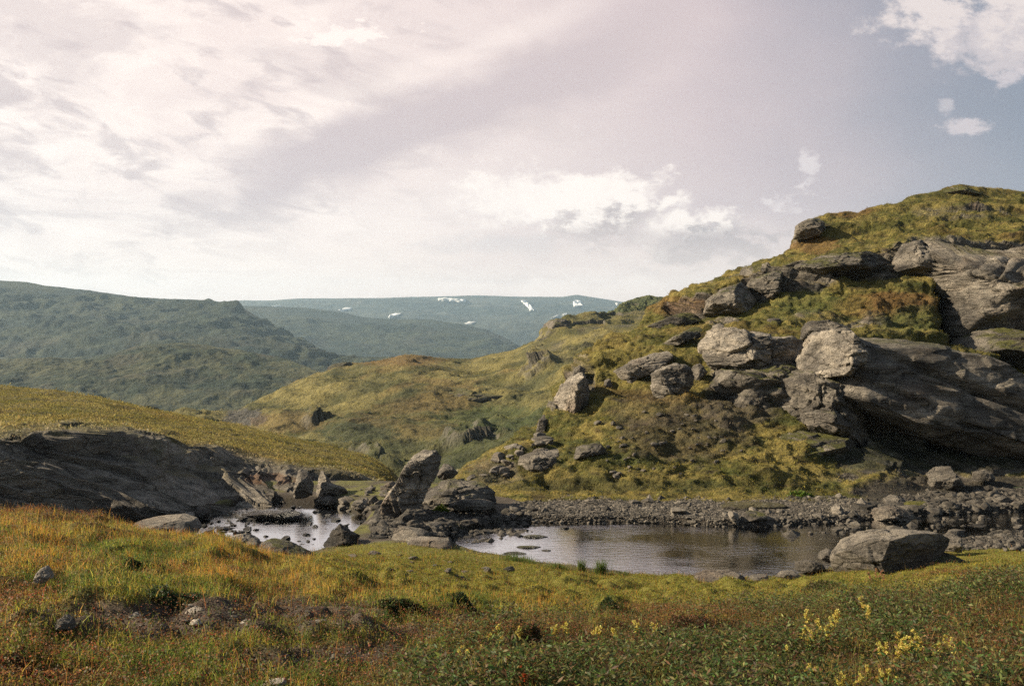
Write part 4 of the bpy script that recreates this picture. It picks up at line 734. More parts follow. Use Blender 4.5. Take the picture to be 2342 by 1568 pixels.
def world_poly(pts, z): return poly_w(pts, z)
def rand_in(poly, n, seed):
    rg = np.random.default_rng(seed); lo, hi = poly.min(0), poly.max(0); out = np.zeros((0, 2))
    while len(out) < n:
        q = lo+rg.random((n*2, 2))*(hi-lo); q = q[sdist(q[:, 0], q[:, 1], poly) > 0]; out = np.concatenate([out, q])
    return out[:n]
bar = world_poly([(1130, 1210), (1200, 1190), (1300, 1198), (1500, 1200), (1650, 1206), (1800, 1210), (1950, 1200), (2000, 1140), (1700, 1138), (1300, 1140), (1180, 1150), (1130, 1180)], -4.42)
rub = world_poly([(1900, 1200), (2100, 1184), (2600, 1178), (2600, 1100), (2300, 1105), (2000, 1135)], -4.4)
pen = world_poly([(860, 1178), (900, 1150), (1050, 1130), (1150, 1170), (1150, 1212), (1000, 1232), (850, 1236), (850, 1200)], -4.35)
rbk = world_poly([(2150, 1238), (2600, 1215), (2600, 1258), (2180, 1262)], -4.45)
lst = world_poly([(440, 1205), (480, 1176), (560, 1160), (600, 1185), (560, 1228), (470, 1226)], -4.5)
pool = world_poly([(1780, 1215), (1900, 1196), (2600, 1175), (2600, 1225), (2000, 1240), (1800, 1240)], -4.5)
out1 = world_poly([(1030, 1225), (1200, 1195), (1220, 1215), (1150, 1235), (1050, 1245)], -4.5)
parts = [pebbles(rand_in(bar, 46000, 1), .020, 1, 1.15), pebbles(rand_in(bar, 260, 11), .07, 11, 1.1), pebbles(rand_in(rub, 16000, 2), .036, 2, .8), pebbles(rand_in(rub, 500, 12), .09, 12, .8), pebbles(rand_in(pen, 6500, 3), .036, 3, .75), pebbles(rand_in(rbk, 6500, 4), .03, 4, .9)]
pa = pebbles(rand_in(lst, 60, 5), .05, 5, .45); pb = pebbles(rand_in(pool, 450, 6), .055, 6, .7); pc = pebbles(rand_in(out1, 900, 7), .05, 7, .7)
for q, up in ((pa, .2), (pb, .17), (pc, .17)): q[0][:, 2] += up
parts += [pa, pb, pc]
off = 0; Vs, Fs, Cs = [], [], []
for (v, f, c) in parts: Vs.append(v); Fs.append(f+off); Cs.append(c); off += len(v)
tag(mesh('gravel', np.concatenate(Vs), np.concatenate(Fs), M_sand, np.concatenate(Cs), smooth=False), kind='stuff')

# ------------------------------------------------------------------ water
wm, nt = newmat('stream_water'); L = nt.links.new
out = N(nt, 'ShaderNodeOutputMaterial'); tc = N(nt, 'ShaderNodeTexCoord'); mp = N(nt, 'ShaderNodeMapping'); mp.inputs['Scale'].default_value = (1., 2.2, 1)
L(tc.outputs['Object'], mp.inputs['Vector'])
n1 = N(nt, 'ShaderNodeTexNoise', Scale=3.2, Detail=4., Roughness=.6, Distortion=.5); n2 = N(nt, 'ShaderNodeTexNoise', Scale=11., Detail=3., Roughness=.6)
big = N(nt, 'ShaderNodeTexNoise', Scale=.45, Detail=2.)
L(mp.outputs[0], n1.inputs['Vector']); L(mp.outputs[0], n2.inputs['Vector']); L(tc.outputs['Object'], big.inputs['Vector'])
ad = N(nt, 'ShaderNodeMath', operation='MULTIPLY_ADD'); L(n2.outputs[0], ad.inputs[0]); ad.inputs[1].default_value = .35; L(n1.outputs[0], ad.inputs[2])
bs = N(nt, 'ShaderNodeMapRange'); bs.inputs[1].default_value = .35; bs.inputs[2].default_value = .65; bs.inputs[3].default_value = .04; bs.inputs[4].default_value = .32; L(big.outputs[0], bs.inputs[0])
bp = N(nt, 'ShaderNodeBump', Distance=.035); L(bs.outputs[0], bp.inputs['Strength']); L(ad.outputs[0], bp.inputs['Height'])
g = N(nt, 'ShaderNodeBsdfGlossy', Roughness=.06); g.inputs['Color'].default_value = (1, 1, 1, 1); L(bp.outputs[0], g.inputs['Normal'])
tr = N(nt, 'ShaderNodeBsdfTransparent'); tr.inputs['Color'].default_value = (.55, .45, .32, 1)
fr = N(nt, 'ShaderNodeFresnel', IOR=1.36); L(bp.outputs[0], fr.inputs['Normal'])
mx = N(nt, 'ShaderNodeMixShader'); pw = N(nt, 'ShaderNodeMath', operation='POWER'); L(fr.outputs[0], pw.inputs[0]); pw.inputs[1].default_value = .25; L(pw.outputs[0], mx.inputs[0]); L(tr.outputs[0], mx.inputs[1]); L(g.outputs[0], mx.inputs[2]); L(mx.outputs[0], out.inputs[0])
wx = np.linspace(-16, 24, 60); wy = np.linspace(16.5, 31.2, 40); WX, WY = np.meshgrid(wx, wy); WV = np.stack([WX, WY, 0*WX], -1)
tag(mesh('water', WV, gridfaces(40, 60), wm), kind='structure')

# ------------------------------------------------------------------ vegetation
def blades(base, hgt, wid, lean, col, rg, nseg=2):
    """narrow bent blades; base (n,3)"""
    n = len(base); a = rg.uniform(0, 6.28, n); d = np.stack([np.cos(a), np.sin(a), 0*a], 1); pr = np.stack([-np.sin(a), np.cos(a), 0*a], 1)
    la = rg.uniform(0, 6.28, n); ld = np.stack([np.cos(la), np.sin(la), 0*la], 1)*(lean*hgt)[:, None]
    up = np.array([0, 0, 1.])
    w = wid[:, None]
    b0 = base-d*w*.5; b1 = base+d*w*.5
    mid = base+up*(hgt*.6)[:, None]+ld*.35; m0 = mid-d*w*.35; m1 = mid+d*w*.35
    tip = base+up*hgt[:, None]+ld
    V = np.stack([b0, b1, m1, m0, tip], 1).reshape(-1, 3)
    o = np.arange(n)*5
    F4 = np.stack([o, o+1, o+2, o+3], 1); F3 = np.stack([o+3, o+2, o+4], 1)
    return V, F4, F3, np.repeat(col, 5, 0)
def leaves(cen, size, col, rg, asp=.45, upness=.4):
    """leaf rhombs folded a little along the midrib"""
    n = len(cen); t = rg.normal(size=(n, 3)); t[:, 2] = np.abs(t[:, 2])*upness+.15; t /= np.linalg.norm(t, axis=1, keepdims=True)
    s = np.cross(t, rg.normal(size=(n, 3))); s /= np.linalg.norm(s, axis=1, keepdims=True)
    L_ = size[:, None]
    a = cen; b = cen+t*L_*.5+s*L_*asp*.5; c = cen+t*L_; d = cen+t*L_*.5-s*L_*asp*.5
    V = np.stack([a, b, c, d], 1).reshape(-1, 3); o = np.arange(n)*4
    return V, np.stack([o, o+1, o+2, o+3], 1), np.repeat(col, 4, 0)
def jitter(c, rg, n, k=.25, hue=.12):
    c = np.asarray(c)
    if c.ndim == 1: c = np.repeat(c[None], n, 0)
    return np.clip(c*(1+k*rg.normal(size=(n, 1)))*(1+hue*rg.normal(size=(n, 3))), .008, .7)
rg = np.random.default_rng(99)
def wedge(n, y0, y1, pw=1.):
    t = rg.random(n); Y = y0+(y1-y0)*t; X = (rg.random(n)*2560-110-CX)/F*Y
    return X, Y
nbl = 520000
X, Y = wedge(nbl, 4.1, 22.)
Z = ground_z(X, Y); Wz = zones(X, Y); ws = np.maximum(sdist(X, Y, POND), sdist(X, Y, STREAM)); 
keep = (Z > .02) & (ws < -.15) & ((Y < 19.5) | (rg.random(nbl) < .35)); X, Y, Z, Wz = X[keep], Y[keep], Z[keep], Wz[keep]
cum = np.cumsum(Wz, 1); ty = (rg.random(len(X))[:, None] > cum).sum(1).clip(0, 5)
V0 = np.stack([X, Y, 0*X], -1)
pat = fbm(V0, .7, 3, 120); pat2 = fbm(V0, .25, 3, 121)
LB = {}
def base(m, dz=-.01): return np.stack([X[m], Y[m], Z[m]+dz], 1)
def wmin(m, w): return np.maximum(w, Y[m]*.00028)
vb = []
# tawny grass
m = (ty == 0); n = m.sum(); straw = mixc((.72, .50, .10), (.70, .31, .055), sm(-.3, .25, pat[m]+.4*pat2[m])); straw = mixc(straw, (.20, .20, .04), sm(.0, .4, fbm(V0[m], 1.6, 3, 122))*.8); straw = mixc(straw, (.38, .30, .10), (rg.random(n) < .25)*.8)
vb.append(blades(base(m), rg.uniform(.03, .12, n)*(1+.9*pat2[m])*(1+.6*pat[m])*(.7+.3*sm(6, 10, Y[m])), wmin(m, .0035), rg.uniform(.1, .6, n), jitter(straw, rg, n), rg))
m = (ty == 1); n = m.sum(); grn = mixc((.14, .18, .032), (.34, .31, .05), sm(-.2, .3, pat[m]))
vb.append(blades(base(m), rg.uniform(.03, .11, n)*(1+.5*pat2[m]), wmin(m, .004), rg.uniform(.2, .8, n), jitter(grn, rg, n), rg))
m = (ty == 2); n = m.sum(); ms = mixc((.28, .28, .036), (.42, .35, .05), sm(-.25, .3, pat[m])); ms = mixc(ms, (.20, .10, .03), sm(.2, .4, pat2[m]))
vb.append(blades(base(m), rg.uniform(.012, .05, n), wmin(m, .006), rg.uniform(.2, 1., n), jitter(ms, rg, n), rg))
m = (ty == 4) & (rg.random(len(ty)) < .35); n = m.sum()
vb.append(blades(base(m), rg.uniform(.01, .04, n), wmin(m, .005), rg.uniform(.4, 1.4, n), jitter((.13, .09, .05), rg, n, .5), rg))
m = (ty == 3) & (rg.random(len(ty)) < .35); n = m.sum()
vb.append(blades(base(m), rg.uniform(.06, .2, n), wmin(m, .004), rg.uniform(.1, .6, n), jitter((.22, .18, .05), rg, n, .4), rg))
m = (Y < 8.5) & (rg.random(len(ty)) < .035) & (ty != 4); n = m.sum(); bc = mixc((.50, .36, .09), (.16, .20, .04), rg.random(n) < .5)
vb.append(blades(base(m), rg.uniform(.05, .14, n), np.full(n, .006), rg.uniform(.3, 1.1, n), jitter(bc, rg, n), rg))
# tall seed stalks over the tawny grass
m = ((ty == 0) | (ty == 5)) & (rg.random(len(ty)) < .02); n = m.sum()
vb.append(blades(base(m), rg.uniform(.12, .24, n), wmin(m, .003), rg.uniform(.05, .3, n), jitter((.36, .17, .05), rg, n), rg))
off = 0; Vs, F4s, F3s, Cs = [], [], [], []
for (v, a, b, c) in vb: Vs.append(v); F4s.append(a+off); F3s.append(b+off); Cs.append(c); off += len(v)
tag(mesh('grass', np.concatenate(Vs), [np.concatenate(F4s), np.concatenate(F3s)], M_blade, np.concatenate(Cs), smooth=False), kind='stuff')
# leafy ground cover: willow, heath, crowberry
vl = []
def lv(m, hmin, hmax, size, cols, per, asp=.45, spread=.03, nm=''):
    idx = np.repeat(np.where(m)[0], per); n = len(idx)
    h = rg.uniform(hmin, hmax, n)*(1+.7*pat2[idx])
    c = np.stack([X[idx]+rg.normal(size=n)*spread, Y[idx]+rg.normal(size=n)*spread, Z[idx]+h], 1)
    k = rg.integers(0, len(cols), n); col = jitter(np.array(cols)[k], rg, n)
    v, f, cc = leaves(c, np.maximum(size*rg.uniform(.6, 1.3, n), Y[idx]*.0009), col, rg, asp); vl.append((v, f, cc))
WC = [(.042, .070, .022), (.052, .085, .024), (.08, .11, .03), (.032, .048, .02), (.20, .18, .05), (.16, .085, .035), (.11, .065, .03)]
m3 = ty == 3
wn_ = fbm(V0, .5, 3, 130)+.6*fbm(V0, 1.8, 2, 131)
g3 = m3 & (rg.random(len(ty)) < sm(-.35, .15, wn_)*.9+.1)
lv(g3 & (wn_ > 0) & (Y < 8) & (rg.random(len(ty)) < .2), .05, .18, .040, [(.09, .14, .033), (.06, .10, .028), (.17, .16, .05), (.12, .07, .03)], 3, .28)
lv(g3 & (wn_ > .12), .03, .22, .032, [(.080, .125, .032), (.11, .145, .035), (.06, .09, .027), (.18, .16, .05), (.13, .075, .035), (.08, .06, .03)], 3, .30)
lv(g3 & (wn_ <= .12), .01, .14, .026, WC, 3, .34)
lv(m3 & (fbm(V0, .6, 3, 133) > -.05), .0, .13, .017, [(.17, .07, .03), (.11, .055, .03), (.16, .10, .04), (.06, .05, .025)], 3, .4)
lv((ty == 5), .01, .10, .014, [(.20, .09, .035), (.13, .065, .03), (.08, .08, .026), (.24, .13, .045), (.26, .08, .035)], 4, .6, .02)
lv((ty == 1) & (rg.random(len(ty)) < .6), .005, .06, .013, [(.07, .11, .025), (.12, .15, .03), (.06, .08, .02)], 3, .7, .02)
lv((ty == 4) & (rg.random(len(ty)) < .5), .0, .02, .014, [(.10, .065, .045), (.06, .045, .03), (.16, .12, .09), (.08, .09, .03), (.13, .06, .03)], 2, .8, .02)
lv((ty == 0) & (rg.random(len(ty)) < .2), .0, .04, .013, [(.16, .09, .03), (.10, .10, .025)], 2, .7, .02)
lv((ty == 2) & (rg.random(len(ty)) < .6), .0, .02, .016, [(.17, .17, .026), (.13, .14, .025), (.2, .13, .03)], 2, .9, .03)
off = 0; Vs, Fs, Cs = [], [], []
for (v, f, c) in vl: Vs.append(v); Fs.append(f+off); Cs.append(c); off += len(v)
tag(mesh('ground_cover', np.concatenate(Vs), np.concatenate(Fs), M_leaf, np.concatenate(Cs), smooth=False), kind='stuff')

# moss and heath tufts over the hillsides
def scatter(G, col, w, n, x0, x1, y0, y1, hgt, size, seed, name, keepf=None):
    rg2 = np.random.default_rng(seed); sx, sy = scr(G); nr_, nc_ = G.shape[:2]
    C = G[:-1, :-1]; A = np.linalg.norm(np.cross(G[1:, :-1]-C, G[:-1, 1:]-C), axis=-1)
    sxc, syc = sx[:-1, :-1], sy[:-1, :-1]
    dist = C[..., 1]; wgt = A/dist**1.0*(sxc > x0)*(sxc < x1)*(syc > y0)*(syc < y1)*np.clip(1-w[:-1, :-1]*1.4, 0, 1)
    pr_ = (wgt/wgt.sum()).ravel(); k = rg2.choice(len(pr_), n, p=pr_); i, j = k//(nc_-1), k % (nc_-1)
    a = rg2.random((n, 1)); b = rg2.random((n, 1))
    Pp = G[i, j]*(1-a)*(1-b)+G[i+1, j]*a*(1-b)+G[i, j+1]*(1-a)*b+G[i+1, j+1]*a*b
    c = col[i, j]*1.75
    per = 4; idx = np.repeat(np.arange(n), per); nn = len(idx)
    s = size*rg2.lognormal(0, .35, n)
    cen = Pp[idx]+rg2.normal(size=(nn, 3))*s[idx][:, None]*np.array([.5, .5, .15])+np.array([0, 0, .0])
    cen[:, 2] += s[idx]*rg2.random(nn)*hgt
    v, f, cc = leaves(cen, s[idx]*rg2.uniform(.5, 1., nn), jitter(c[idx], rg2, nn, .16, .05), rg2, .35, .8)
    tag(mesh(name, v, f, M_moss, cc, smooth=False), kind='stuff')
scatter(H, hc, hw, 170000, 1000, 2420, 380, 1160, .5, .042, 5, 'hillside_heath')
scatter(I_, ic, rI, 60000, -60, 900, 860, 1120, .7, .07, 6, 'slope_heath')
scatter(E, ec, rE*.5, 28000, 380, 1480, 700, 1110, .4, .2, 8, 'valley_heath')

# low bushes
def bush(px, py, w, h, label, cols, nl=2600, leafs=.02, seed=0):
    rg2 = np.random.default_rng(seed); g = gpt(px, py); Yb = g[1]; W = w/F*Yb/2; Hh = h/F*Yb
    root = bpy.data.objects.new('low_shrub', None); COL.objects.link(root); root.location = g; tag(root, label, 'shrub', 'dark low bushes in the near grass')
    a = rg2.uniform(0, 6.28, nl); r = np.sqrt(rg2.random(nl))*rg2.uniform(.75, 1.25, nl); bump = .75+.25*np.sin(a*3+seed)+.15*np.sin(a*7)
    x = W*r*np.cos(a); y = W*.55*r*np.sin(a); z = Hh*np.clip(1-(r/1.25)**2, .05, 1)*bump*(rg2.random(nl)**.35)
    gz = ground_z(x+g[0], y+g[1])-g[2]; cen = np.stack([x, y, z+gz], 1)
    v, f, c = leaves(cen, leafs*rg2.uniform(.6, 1.3, nl), jitter(np.array(cols)[rg2.integers(0, len(cols), nl)], rg2, nl), rg2, .5)
    mesh('foliage', v, f, M_leaf, c, smooth=False, parent=root)
    ns = 90; k = rg2.integers(0, nl, ns); b0 = np.stack([x[k]*.3, y[k]*.3, gz[k]*0-.01], 1); tp = cen[k]
    d = np.array([.0022, 0, 0]); V = np.stack([b0-d, b0+d, tp+d*.5, tp-d*.5, b0+[0, -.002, 0], b0+[0, .002, 0], tp+[0, .001, 0], tp-[0, .001, 0]], 1).reshape(-1, 3); o = np.arange(ns)*8
    mesh('twigs', V, np.concatenate([np.stack([o, o+1, o+2, o+3], 1), np.stack([o+4, o+5, o+6, o+7], 1)]), M_leaf, np.repeat(jitter((.07, .04, .025), rg2, ns), 8, 0), smooth=False, parent=root)
DK = [(.030, .055, .018), (.045, .075, .022), (.06, .09, .03), (.05, .045, .018)]
bush(385, 1372, 200, 24, 'widest dark green bush, spread above the bare soil patch at left', DK, 5200, .02, 1)
bush(1068, 1392, 110, 18, 'domed dark green bush at the foot of the straw coloured bank, centre', DK, 3200, .022, 2)
bush(915, 1398, 120, 15, 'long flat dark bush left of the domed one', DK+[(.10, .05, .025)], 2600, .022, 3)
bush(1388, 1386, 60, 14, 'small dark green bush right of the domed one', DK, 1500, .022, 4)
bush(1600, 1455, 270, 34, 'wide reddish brown bush in front of the pond, right of centre', [(.07, .03, .02), (.05, .05, .018), (.11, .04, .025), (.035, .04, .015), (.14, .07, .03)], 9000, .017, 5)
bush(1240, 1505, 190, 28, 'dark red leaved bush at the lower centre', [(.09, .035, .022), (.05, .06, .02), (.14, .05, .025), (.04, .045, .016), (.10, .12, .03)], 7000, .016, 6)
bush(60, 1560, 200, 26, 'brownish heather bush in the lower left corner', [(.10, .045, .02), (.05, .035, .018), (.14, .07, .03), (.05, .06, .02)], 6500, .013, 7)
bush(302, 1296, 60, 16, 'small dark bush in the green patch above the tawny grass', DK, 1300, .02, 8)
bush(1870, 1345, 110, 18, 'low dark bush hugging the turf in front of the big rounded boulder', [(.05, .05, .02), (.08, .06, .025), (.10, .10, .03)], 1600, .03, 9)
bush(1010, 1172, 34, 18, 'bright yellow green tuft growing in the rubble by the brown rock hump', [(.16, .22, .02), (.22, .26, .03), (.12, .18, .02)], 700, .05, 10)
bush(1830, 1136, 60, 14, 'bright green plant clump at the foot of the right hill behind the gravel', [(.09, .15, .02), (.14, .19, .03)], 800, .07, 11)

# sedge tufts at the pond edge
def sedge(px, py, w, h, label, seed, n=260, col=(.11, .15, .035)):
    rg2 = np.random.default_rng(seed); g = gpt(px, py); W = w/F*g[1]/2; Hh = h/F*g[1]
    x = rg2.normal(size=n)*W*.5; y = rg2.normal(size=n)*W*.3; b = np.stack([x, y, ground_z(x+g[0], y+g[1])-g[2]-.02], 1)
    v, a, c3, c = blades(b, Hh*rg2.uniform(.4, 1., n), np.full(n, .008), rg2.uniform(.05, .5, n), jitter(col, rg2, n), rg2)
    o = mesh('sedge_tuft', v, [a, c3], M_blade, c, smooth=False); o.location = g; tag(o, label, 'sedge', 'sedge tufts at the pond edge')
sedge(1375, 1312, 34, 42, 'tallest sedge tuft at the water edge of the pond', 1)
sedge(1330, 1306, 20, 36, 'narrow sedge tuft left of the tallest one', 2, 160)
sedge(1278, 1300, 46, 20, 'low wide sedge tuft left of the narrow one', 3)
sedge(1180, 1283, 70, 22, 'dense green sedge fringe where the bank turns at the outlet', 4, 500)
sedge(1425, 1318, 30, 18, 'short sedge tuft right of the tallest one', 5, 140)
sedge(1900, 1338, 60, 18, 'fresh green grass tuft at the left foot of the big rounded boulder', 6, 420, (.12, .20, .03))
sedge(1215, 1290, 30, 16, 'small sedge tuft between the dense fringe and the low wide tuft', 7, 160)

# flowering plants
def spike(g, h, seed, label, group, cols=((.42, .34, .07), (.50, .40, .10), (.36, .24, .06)), full=1., r=.016):
    rg2 = np.random.default_rng(seed)
    root = bpy.data.objects.new('flowering_plant', None); COL.objects.link(root); root.location = g; tag(root, label, 'wildflower', group)
    lx, ly = rg2.normal(size=2)*.03
    t = np.linspace(0, 1, 7); cx = lx*t**2; cy = ly*t**2; cz = t*h
    ring = np.linspace(0, 2*np.pi, 5, endpoint=False); V = np.stack([np.stack([cx[i]+.0022*(1-.5*t[i])*np.cos(ring), cy[i]+.0022*(1-.5*t[i])*np.sin(ring), np.full(5, cz[i]-.01)], 1) for i in range(7)]).reshape(-1, 3)
    Fq = np.array([[i*5+j, i*5+(j+1) % 5, (i+1)*5+(j+1) % 5, (i+1)*5+j] for i in range(6) for j in range(5)])
    mesh('stem', V, Fq, M_leaf, np.repeat(np.array([[.20, .10, .04]]), len(V), 0), parent=root)
    nb = 7; Vs, Fs, Cs = [], [], []; V1, F1 = ico(1); off = 0
    for b in range(nb):
        tt = 1-b*.065*full-.01; c0 = np.array([np.interp(tt, t, cx), np.interp(tt, t, cy), tt*h])+np.append(rg2.normal(size=2)*r*.5, 0)
        n = 26; d = rg2.normal(size=(n, 3)); d /= np.linalg.norm(d, axis=1, keepdims=True); c = c0+d*r*.55*rg2.uniform(.5, 1, (n, 1))
        v, f, cc = leaves(c, np.full(n, r*.55), jitter(np.array(cols)[rg2.integers(0, len(cols), n)], rg2, n), rg2, .8, 1.); Vs.append(v); Fs.append(f+off); Cs.append(cc); off += len(v)
    mesh('flower_head', np.concatenate(Vs), np.concatenate(Fs), M_leaf, np.concatenate(Cs), smooth=False, parent=root)
    n = 12; tt = rg2.uniform(.05, .6, n); c = np.stack([np.interp(tt, t, cx), np.interp(tt, t, cy), tt*h], 1)
    v, f, cc = leaves(c, rg2.uniform(.02, .045, n), jitter((.09, .14, .035), rg2, n), rg2, .35, 1.); mesh('leaves', v, f, M_leaf, cc, smooth=False, parent=root)
def hpx(g, px): return px/F*g[1]
clusters = [([(2050, 1452), (2058, 1462), (2066, 1451), (2075, 1456), (2084, 1453), (2092, 1450), (2098, 1458), (2070, 1480), (2080, 1488), (2090, 1485), (2104, 1476), (2112, 1482), (2096, 1500), (2050, 1475)], 'pale yellow flower spike in the densest cluster, lower right'),
            ([(2022, 1470), (2034, 1478), (2040, 1492)], 'yellow flower head just left of the densest cluster'),
            ([(2140, 1474), (2156, 1480), (2166, 1474), (2176, 1468), (2186, 1476)], 'yellow flower spike in the loose group right of the densest cluster'),
            ([(1834, 1438), (1842, 1444), (1852, 1446), (1858, 1456)], 'yellow flower spike in the tall clump below the oval boulder'),
            ([(1897, 1428), (1902, 1434), (1876, 1418), (1888, 1416)], 'tall narrow yellow spike right of the tall clump'),
            ([(1784, 1500), (1790, 1510), (1842, 1519), (1854, 1524), (1812, 1482)], 'stout ochre flower spike near the lower edge, right of centre'),
            ([(1996, 1528), (2004, 1532), (2026, 1536), (2034, 1540), (1928, 1550), (1942, 1552), (1958, 1546)], 'short yellow flower head along the bottom edge, right'),
            ([(1846, 1397), (1903, 1399), (1916, 1398), (1980, 1376), (1988, 1384), (1994, 1392)], 'small yellow flower head among the willow leaves behind the clumps'),
            ([(1115, 1457), (1141, 1461), (1109, 1478), (1196, 1456), (1268, 1432), (1299, 1432), (1357, 1433), (1376, 1442), (1133, 1440), (1275, 1442), (1061, 1490), (1078, 1488), (1165, 1502), (1410, 1436), (1452, 1430), (1500, 1428)], 'tiny yellow flower head in the thin row across the centre foreground')]
sd = 0
def top_at(x, yt, drop):
    g = gpt(x, yt+drop, 3.2); return g, (yt+drop-yt)/F*g[1]
for pts, lb in clusters:
    for (x, y) in pts:
        sd += 1; g, h = top_at(x, y, 46 if y < 1470 and x < 1600 else 66)
        spike(g, h, sd, lb, 'yellow wildflowers in the foreground', ((.66, .55, .12), (.74, .60, .17), (.55, .38, .10)), r=max(.012, 7./F*g[1]))
for k, (x, y) in enumerate(((1197, 1540), (1208, 1534), (1217, 1542), (1203, 1550))):
    g, h = top_at(x, y, 60); spike(g, h, 900+k, 'orange red leafy plant glowing at the bottom edge, centre', 'orange red plants at the bottom edge', ((.70, .10, .03), (.75, .16, .05), (.65, .26, .06)), 1.6, .018)
gg = gpt(2003, 1338)
for k, (dx, hp) in enumerate(((0, 42), (10, 36), (-10, 30), (16, 26))):
    q = gpt(2003+dx, 1340); spike(q, hpx(q, hp), 950+k, 'dry reddish seed stalk in front of the shaded face of the big rounded boulder', 'dry stalks by the big rounded boulder', ((.35, .17, .09), (.45, .25, .14)), 1.2, .022)

# ------------------------------------------------------------------ haze, sky, sun, camera
me = bpy.data.meshes.new('haze'); bm = bmesh.new(); bmesh.ops.create_cube(bm, size=1.)
x0, x1, y0, y1, z0, z1 = -9500, 9500, -90, 9000, -145, 620
for v in bm.verts: v.co = ((x0+x1)/2+v.co.x*(x1-x0), (y0+y1)/2+v.co.y*(y1-y0), (z0+z1)/2+v.co.z*(z1-z0))
bm.to_mesh(me); bm.free(); hz = bpy.data.objects.new('haze', me); COL.objects.link(hz); tag(hz, kind='stuff')
hm, nt = newmat('haze_air'); out = N(nt, 'ShaderNodeOutputMaterial'); vo = N(nt, 'ShaderNodeVolumePrincipled'); vo.inputs['Density'].default_value = .9e-4
vo.inputs['Color'].default_value = (.58, .80, 1., 1); vo.inputs['Anisotropy'].default_value = .25; nt.links.new(vo.outputs[0], out.inputs['Volume']); me.materials.append(hm)

SUN = np.array([-.87, .10, .48]); SUN /= np.linalg.norm(SUN); el = math.asin(SUN[2]); az = math.atan2(SUN[0], SUN[1])
ld = bpy.data.lights.new('sun', 'SUN'); ld.energy = 5.0; ld.angle = math.radians(.6); ld.color = (1., .86, .64)
lo = bpy.data.objects.new('sun', ld); COL.objects.link(lo)
from mathutils import Vector
lo.rotation_euler = Vector(-SUN).to_track_quat('-Z', 'Y').to_euler()

w = bpy.data.worlds.new('World'); scene.world = w; w.use_nodes = True; nt = w.node_tree; nt.nodes.clear(); L = nt.links.new
out = N(nt, 'ShaderNodeOutputWorld'); bg = N(nt, 'ShaderNodeBackground', Strength=.1)
sky = N(nt, 'ShaderNodeTexSky'); sky.sky_type = 'NISHITA'; sky.sun_disc = False; sky.sun_elevation = el; sky.sun_rotation = az
tc = N(nt, 'ShaderNodeTexCoord'); sp = N(nt, 'ShaderNodeSeparateXYZ'); L(tc.outputs['Generated'], sp.inputs[0])
class E_:
    def __init__(s, o): s.o = o
    def _b(s, op, b, c=None):
        n = nt.nodes.new('ShaderNodeMath'); n.operation = op
        for i, v in enumerate((s, b, c)):
            if v is None: continue
            if isinstance(v, E_): L(v.o, n.inputs[i])
            else: n.inputs[i].default_value = v
        return E_(n.outputs[0])
    def __add__(s, b): return s._b('ADD', b)
    def __sub__(s, b): return s._b('SUBTRACT', b)
    def __mul__(s, b): return s._b('MULTIPLY', b)
    def __truediv__(s, b): return s._b('DIVIDE', b)
    def mx(s, b): return s._b('MAXIMUM', b)
    def mn(s, b): return s._b('MINIMUM', b)
    def sq(s): return s*s
def smn(a, b, x):
    n = nt.nodes.new('ShaderNodeMapRange'); n.interpolation_type = 'SMOOTHSTEP'; L(x.o, n.inputs[0]); n.clamp = True
    if a <= b: n.inputs[1].default_value = a; n.inputs[2].default_value = b; n.inputs[3].default_value = 0; n.inputs[4].default_value = 1
    else: n.inputs[1].default_value = b; n.inputs[2].default_value = a; n.inputs[3].default_value = 1; n.inputs[4].default_value = 0
    return E_(n.outputs[0])
dx, dy, dz = E_(sp.outputs[0]), E_(sp.outputs[1]), E_(sp.outputs[2])
dyc = dy.mx(.12)
U_ = dx/dyc; V_ = dz/dyc                      # bearing and height of a direction as tangents
Xs = U_*2.277+1.171; Ys = V_*-2.277+.8       # the same in thousands of picture units
def comb(a, b, c):
    n = nt.nodes.new('ShaderNodeCombineXYZ')
    for i, v in enumerate((a, b, c)):
        if isinstance(v, E_): L(v.o, n.inputs[i])
        else: n.inputs[i].default_value = v
    return n.outputs[0]
def noise(vec, scale, det=5., rough=.55, dist=0.):
    n = N(nt, 'ShaderNodeTexNoise', Scale=scale, Detail=det, Roughness=rough, Distortion=dist); L(vec, n.inputs['Vector']); return E_(n.outputs[0])
dzc = dz.mx(0.)+.09
layer = comb(dx/dzc, dy/dzc, 0.)              # a flat cloud deck overhead, so clouds crowd and flatten to the horizon
uv = comb(Xs, Ys*1.6, 0.)
uvt = comb(Xs*.9+Ys*.55, Ys*2.6-Xs*.75, 3.)   # streets that rise to the right
nL = noise(layer, 1.5, 8., .62, .4); nS = noise(uvt, 3.0, 8., .6, .5); nF = noise(uv, 5., 9., .6, .3); nG = noise(uv, 2., 5., .5); nP = noise(uv, 16., 6., .6)
def mixn(a, b, t):
    n = nt.nodes.new('ShaderNodeMix'); n.data_type = 'RGBA'; L(t.o, n.inputs[0])
    for i, v in ((6, a), (7, b)):
        if isinstance(v, tuple): n.inputs[i].default_value = (*v, 1)
        else: L(v, n.inputs[i])
    return n.outputs[2]
K = 5.45                                      # the background runs at strength 0.1
def kc(r, g_, b): return (r*K, g_*K, b*K)
BLUE = kc(.22, .25, .33); MAUVE = kc(.58, .495, .52); WHITE = kc(.97, .88, .825); GREY = kc(.56, .48, .49); PALE = kc(.82, .72, .69)
# how far to the upper right: blue shows there
ur = Xs+Ys*-.35
blu = smn(1.45, 2.30, ur+(nG-.5)*.5)
c = mixn(MAUVE, BLUE, blu)
